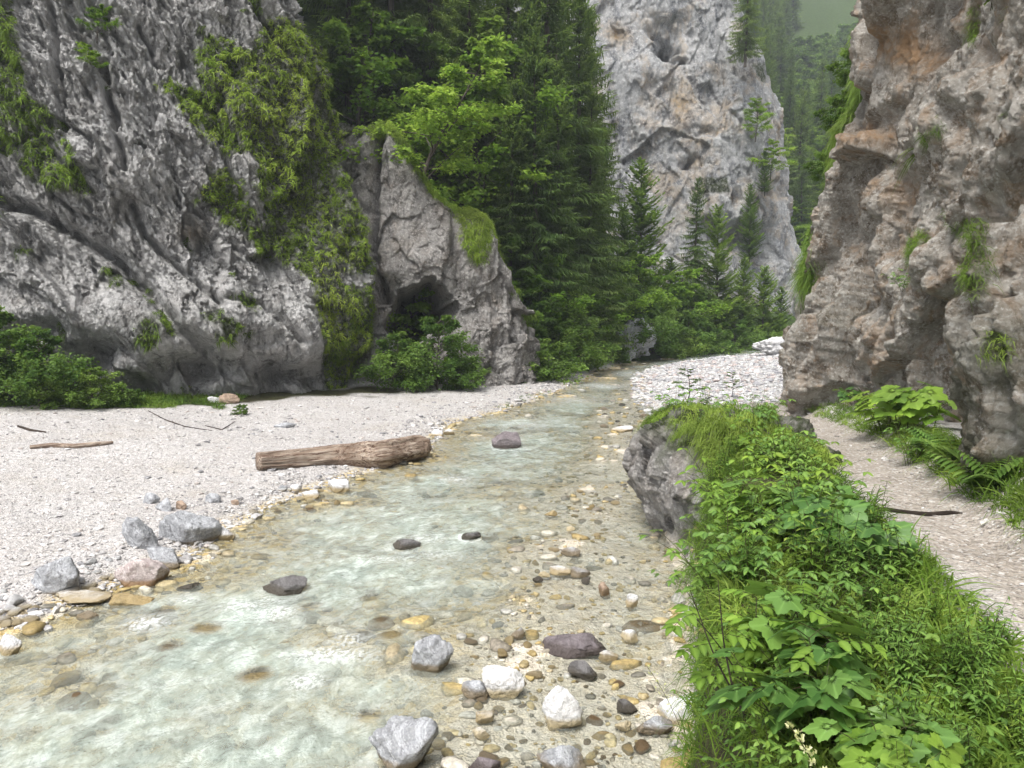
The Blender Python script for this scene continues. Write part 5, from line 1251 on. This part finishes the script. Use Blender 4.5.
for key, px_, py_, s_, lb in [('ml', 838, 345, .9, 'lime sprig growing in a crack of the right cliff'), ('ml', 1010, 395, .8, 'lime sprig high on the right cliff at the picture edge'), ('t0', 985, 330, .8, 'bramble hanging on the right cliff'), ('f0', 960, 245, .9, 'fern hanging on a ledge of the right cliff'), ('tl', 998, 300, .8, 'small lime bramble on a ledge of the right cliff'), ('t0', 905, 290, .8, 'bramble in a hollow of the right cliff'), ('ml', 1000, 5, .9, 'leafy sprig at the upper right corner')]:
    P_, N_ = oncliff(CLIFF_R, px_, py_); hput(key, P_[0], P_[1], s_, lb, 'plant', z=P_[2])
for k_ in list(HP):
    if k_ not in hu:
        for c_ in list(HP[k_].children): bpy.data.objects.remove(c_)
        bpy.data.objects.remove(HP[k_])
# far bank saplings
tr, cr = broad_parts(301, 1.15, .62, 11, .05, 16, .12, .02, .35)
o = make('spruce_sapling', (tr, cr), M_TWIG, M_BUSH, 'small flat topped sapling standing alone before the white gravel bar', 'sapling')
q = G(688, 399, .45); o.location = (q[0], q[1], gz(q[0], q[1]) - .02)
o2 = copy_tree(o); q = G(732, 394, .45); o2.location = (q[0], q[1], gz(q[0], q[1]) - .02); o2.scale = (.6, .6, .8); o2['label'] = 'thinner sapling right of the flat topped one before the gravel bar'
# pale plume and flower stalk
def plume(name, loc, H, label, n=16, br=.09):
    r = np.random.default_rng(9); st = MB(); fl = MB(); c = stemcurve(np.zeros(3), 2.6, .3, H, .3, 12); tube(st, c, .002, 5)
    Pn = []; Dn = []
    for i in range(n):
        u = .35 + .65 * i / n; b = np.array([np.interp(u, np.linspace(0, 1, 12), c[:, k]) for k in range(3)]); a = i * 2.4
        for w in np.linspace(.1, 1, 9): Pn.append(b + np.array([math.cos(a), math.sin(a), .5]) * br * (1.15 - u) * w); Dn.append(r.normal(size=3) + [0, 0, 1])
    leaves(fl, T_SMALL, np.array(Pn), np.array(Dn), r.normal(size=(len(Pn), 3)), .014, r)
    o = make(name, (st, fl), M_STEM, M_CREAM, label, 'flower', tn='stem', cn='florets'); o.location = loc
q = D(700, 640, 4.6); plume('flower_plume', (1.22, 4.75, gz(1.22, 4.75)), .75, 'feathery pale plume leaning over the foot of the outcrop', 20, .16)
q = D(850, 768, 1.9); plume('flower_stalk', (q[0], 1.9, 1.72), .38, 'short stalk of cream buds at the bottom of the picture', 16, .045)
# yellow flowers
for i, (px_, py_, y_) in enumerate([(693, 501, 9.1), (709, 530, 8.6), (886, 533, 4.6), (704, 556, 7.9)]):
    q = D(px_, py_, y_); st = MB(); pt = MB(); r = np.random.default_rng(i); tube(st, [q + [.02, .1, -.25], q + [.01, .03, -.1], q], .002, 4)
    a = np.arange(8) * .785; leaves(pt, T_SMALL, np.repeat(q[None], 8, 0), np.stack([np.cos(a), np.sin(a) * .5, np.sin(a) * .7 + .2], -1), np.repeat([[0, -1, .6]], 8, 0), .013, r)
    s = N('yellow_petal%d' % i); my = s.fin((.75, .50, .02), .6)
    make('yellow_flower', (st, pt), M_STEM, my, ['yellow flower high on the face of the outcrop', 'yellow flower in the grass right of the outcrop face', 'yellow orange flower beside the path edge', 'lowest yellow flower by the outcrop'][i], 'flower', tn='stem', cn='petals')

# ------------------------------------------------------------------ dead wood
def wood(name, pts, rad, mat, label, cat, n=20, rough=.12, sides=None, seed=1):
    pts = np.array(pts, float); d_ = np.concatenate([[0], np.cumsum(np.linalg.norm(np.diff(pts, axis=0), axis=1))]); m = max(12, int(d_[-1] / .03)); s = np.linspace(0, d_[-1], m)
    c = np.stack([np.interp(s, d_, pts[:, k]) for k in range(3)], -1); kk = max(3, m // 12) | 1; w_ = np.ones(kk) / kk
    c = np.stack([np.convolve(np.pad(c[:, k], kk // 2, 'reflect', reflect_type='odd'), w_, 'valid') for k in range(3)], -1)
    rr = np.interp(s, d_, rad); t = unit(np.gradient(c, axis=0)); a = unit(np.cross(t, [0, 0, 1.])); b = np.cross(a, t); th = np.linspace(0, 2 * np.pi, n, endpoint=False)
    # local mesh along x for the grain
    org = c[0].copy(); X_, TH_ = np.meshgrid(s, th, indexing='ij'); q = np.stack([X_ * .8, np.cos(TH_), np.sin(TH_)], -1)
    dis = 1 + rough * (1.3 * fbm(q * np.array([.9, 1.4, 1.4]), 4, seed) + .8 * ridged(q * np.array([.5, 3.5, 3.5]), 3, seed + 2))
    R_ = rr[:, None] * dis; V = c[:, None] + R_[..., None] * (np.cos(TH_)[..., None] * a[:, None] + np.sin(TH_)[..., None] * b[:, None]) - org
    e0 = c[0] - org - t[0] * rr[0] * .15; e1 = c[-1] - org + t[-1] * rr[-1] * .5
    i = np.arange(m * n).reshape(m, n); j = np.roll(i, -1, 1); Q = np.stack([i[:-1], j[:-1], j[1:], i[1:]], -1).reshape(-1, 4)
    T = np.concatenate([np.stack([np.full(n, m * n), j[0], i[0]], -1), np.stack([np.full(n, m * n + 1), i[-1], j[-1]], -1)])
    yaw = math.atan2(*(c[-1] - c[0])[[1, 0]]); V = np.concatenate([V.reshape(-1, 3), [e0, e1]])
    cs, sn = math.cos(-yaw), math.sin(-yaw); V = np.stack([V[:, 0] * cs - V[:, 1] * sn, V[:, 0] * sn + V[:, 1] * cs, V[:, 2]], -1)
    o = obj(name, mesh(name, V, [Q, T], mat), label=label, cat=cat, loc=org); o.rotation_euler[2] = yaw
    return o
a = G(256, 478, .05); b = G(427, 457, .05); mid = (a + b) / 2
za, zb_ = gz(a[0], a[1]), max(gz(b[0], b[1]), -.02)
wood('driftwood_log', [(a[0], a[1] + .15, za + .17), (mid[0] - .3, mid[1] + .17, .22), (mid[0] + .6, mid[1] + .2, .23), (b[0] - .2, b[1] + .2, .22), (b[0], b[1] + .2, .19)], [.14, .20, .23, .23, .18], M_LOG,
     'weathered driftwood log lying along the left water line', 'log', 72, .30)
def stick(pp, rad, mat, label, name='stick', z0=None, cat='stick'):
    pts = []
    for px_, py_ in pp:
        q = onground(px_, py_, .6); pts.append((q[0], q[1], q[2] + rad * .8))
    return wood(name, pts, [rad * .7] + [rad] * (len(pp) - 2) + [rad * .5], mat, label, cat, 9, .15)
stick([(30, 449), (52, 447), (75, 448), (95, 446), (113, 444)], .045, M_LOG, 'bleached driftwood stick on the gravel, left of the log')
stick([(18, 427), (30, 431), (46, 433)], .025, M_TWIG, 'short dark twig on the gravel above the bleached stick')
stick([(148, 411), (165, 420), (185, 427), (212, 431)], .012, M_TWIG, 'long thin twig curving over the upper gravel')
stick([(205, 426), (222, 430), (235, 422)], .012, M_TWIG, 'thin forked twig at the end of the long one')
stick([(868, 509), (885, 511), (905, 514), (930, 516), (950, 514), (962, 515)], .017, M_TWIG, 'crooked dark branch lying across the footpath', 'branch')
# thin bare stems rising over the shallows
for (x0, y0, x1, y1, yy, lb) in [(745, 715, 690, 590, 2.7, 'bare dark stem rising over the shallows'), (735, 700, 718, 580, 2.8, 'second bare dark stem right of the first')]:
    A_, B_ = D(x0, y0, yy), D(x1, y1, yy + .1); wood('bare_stem', [A_, (A_ + B_) / 2 + np.array([-.01, 0, -.02]), B_], [.005, .003, .0015], M_TWIG, lb, 'stem', 7, .1)
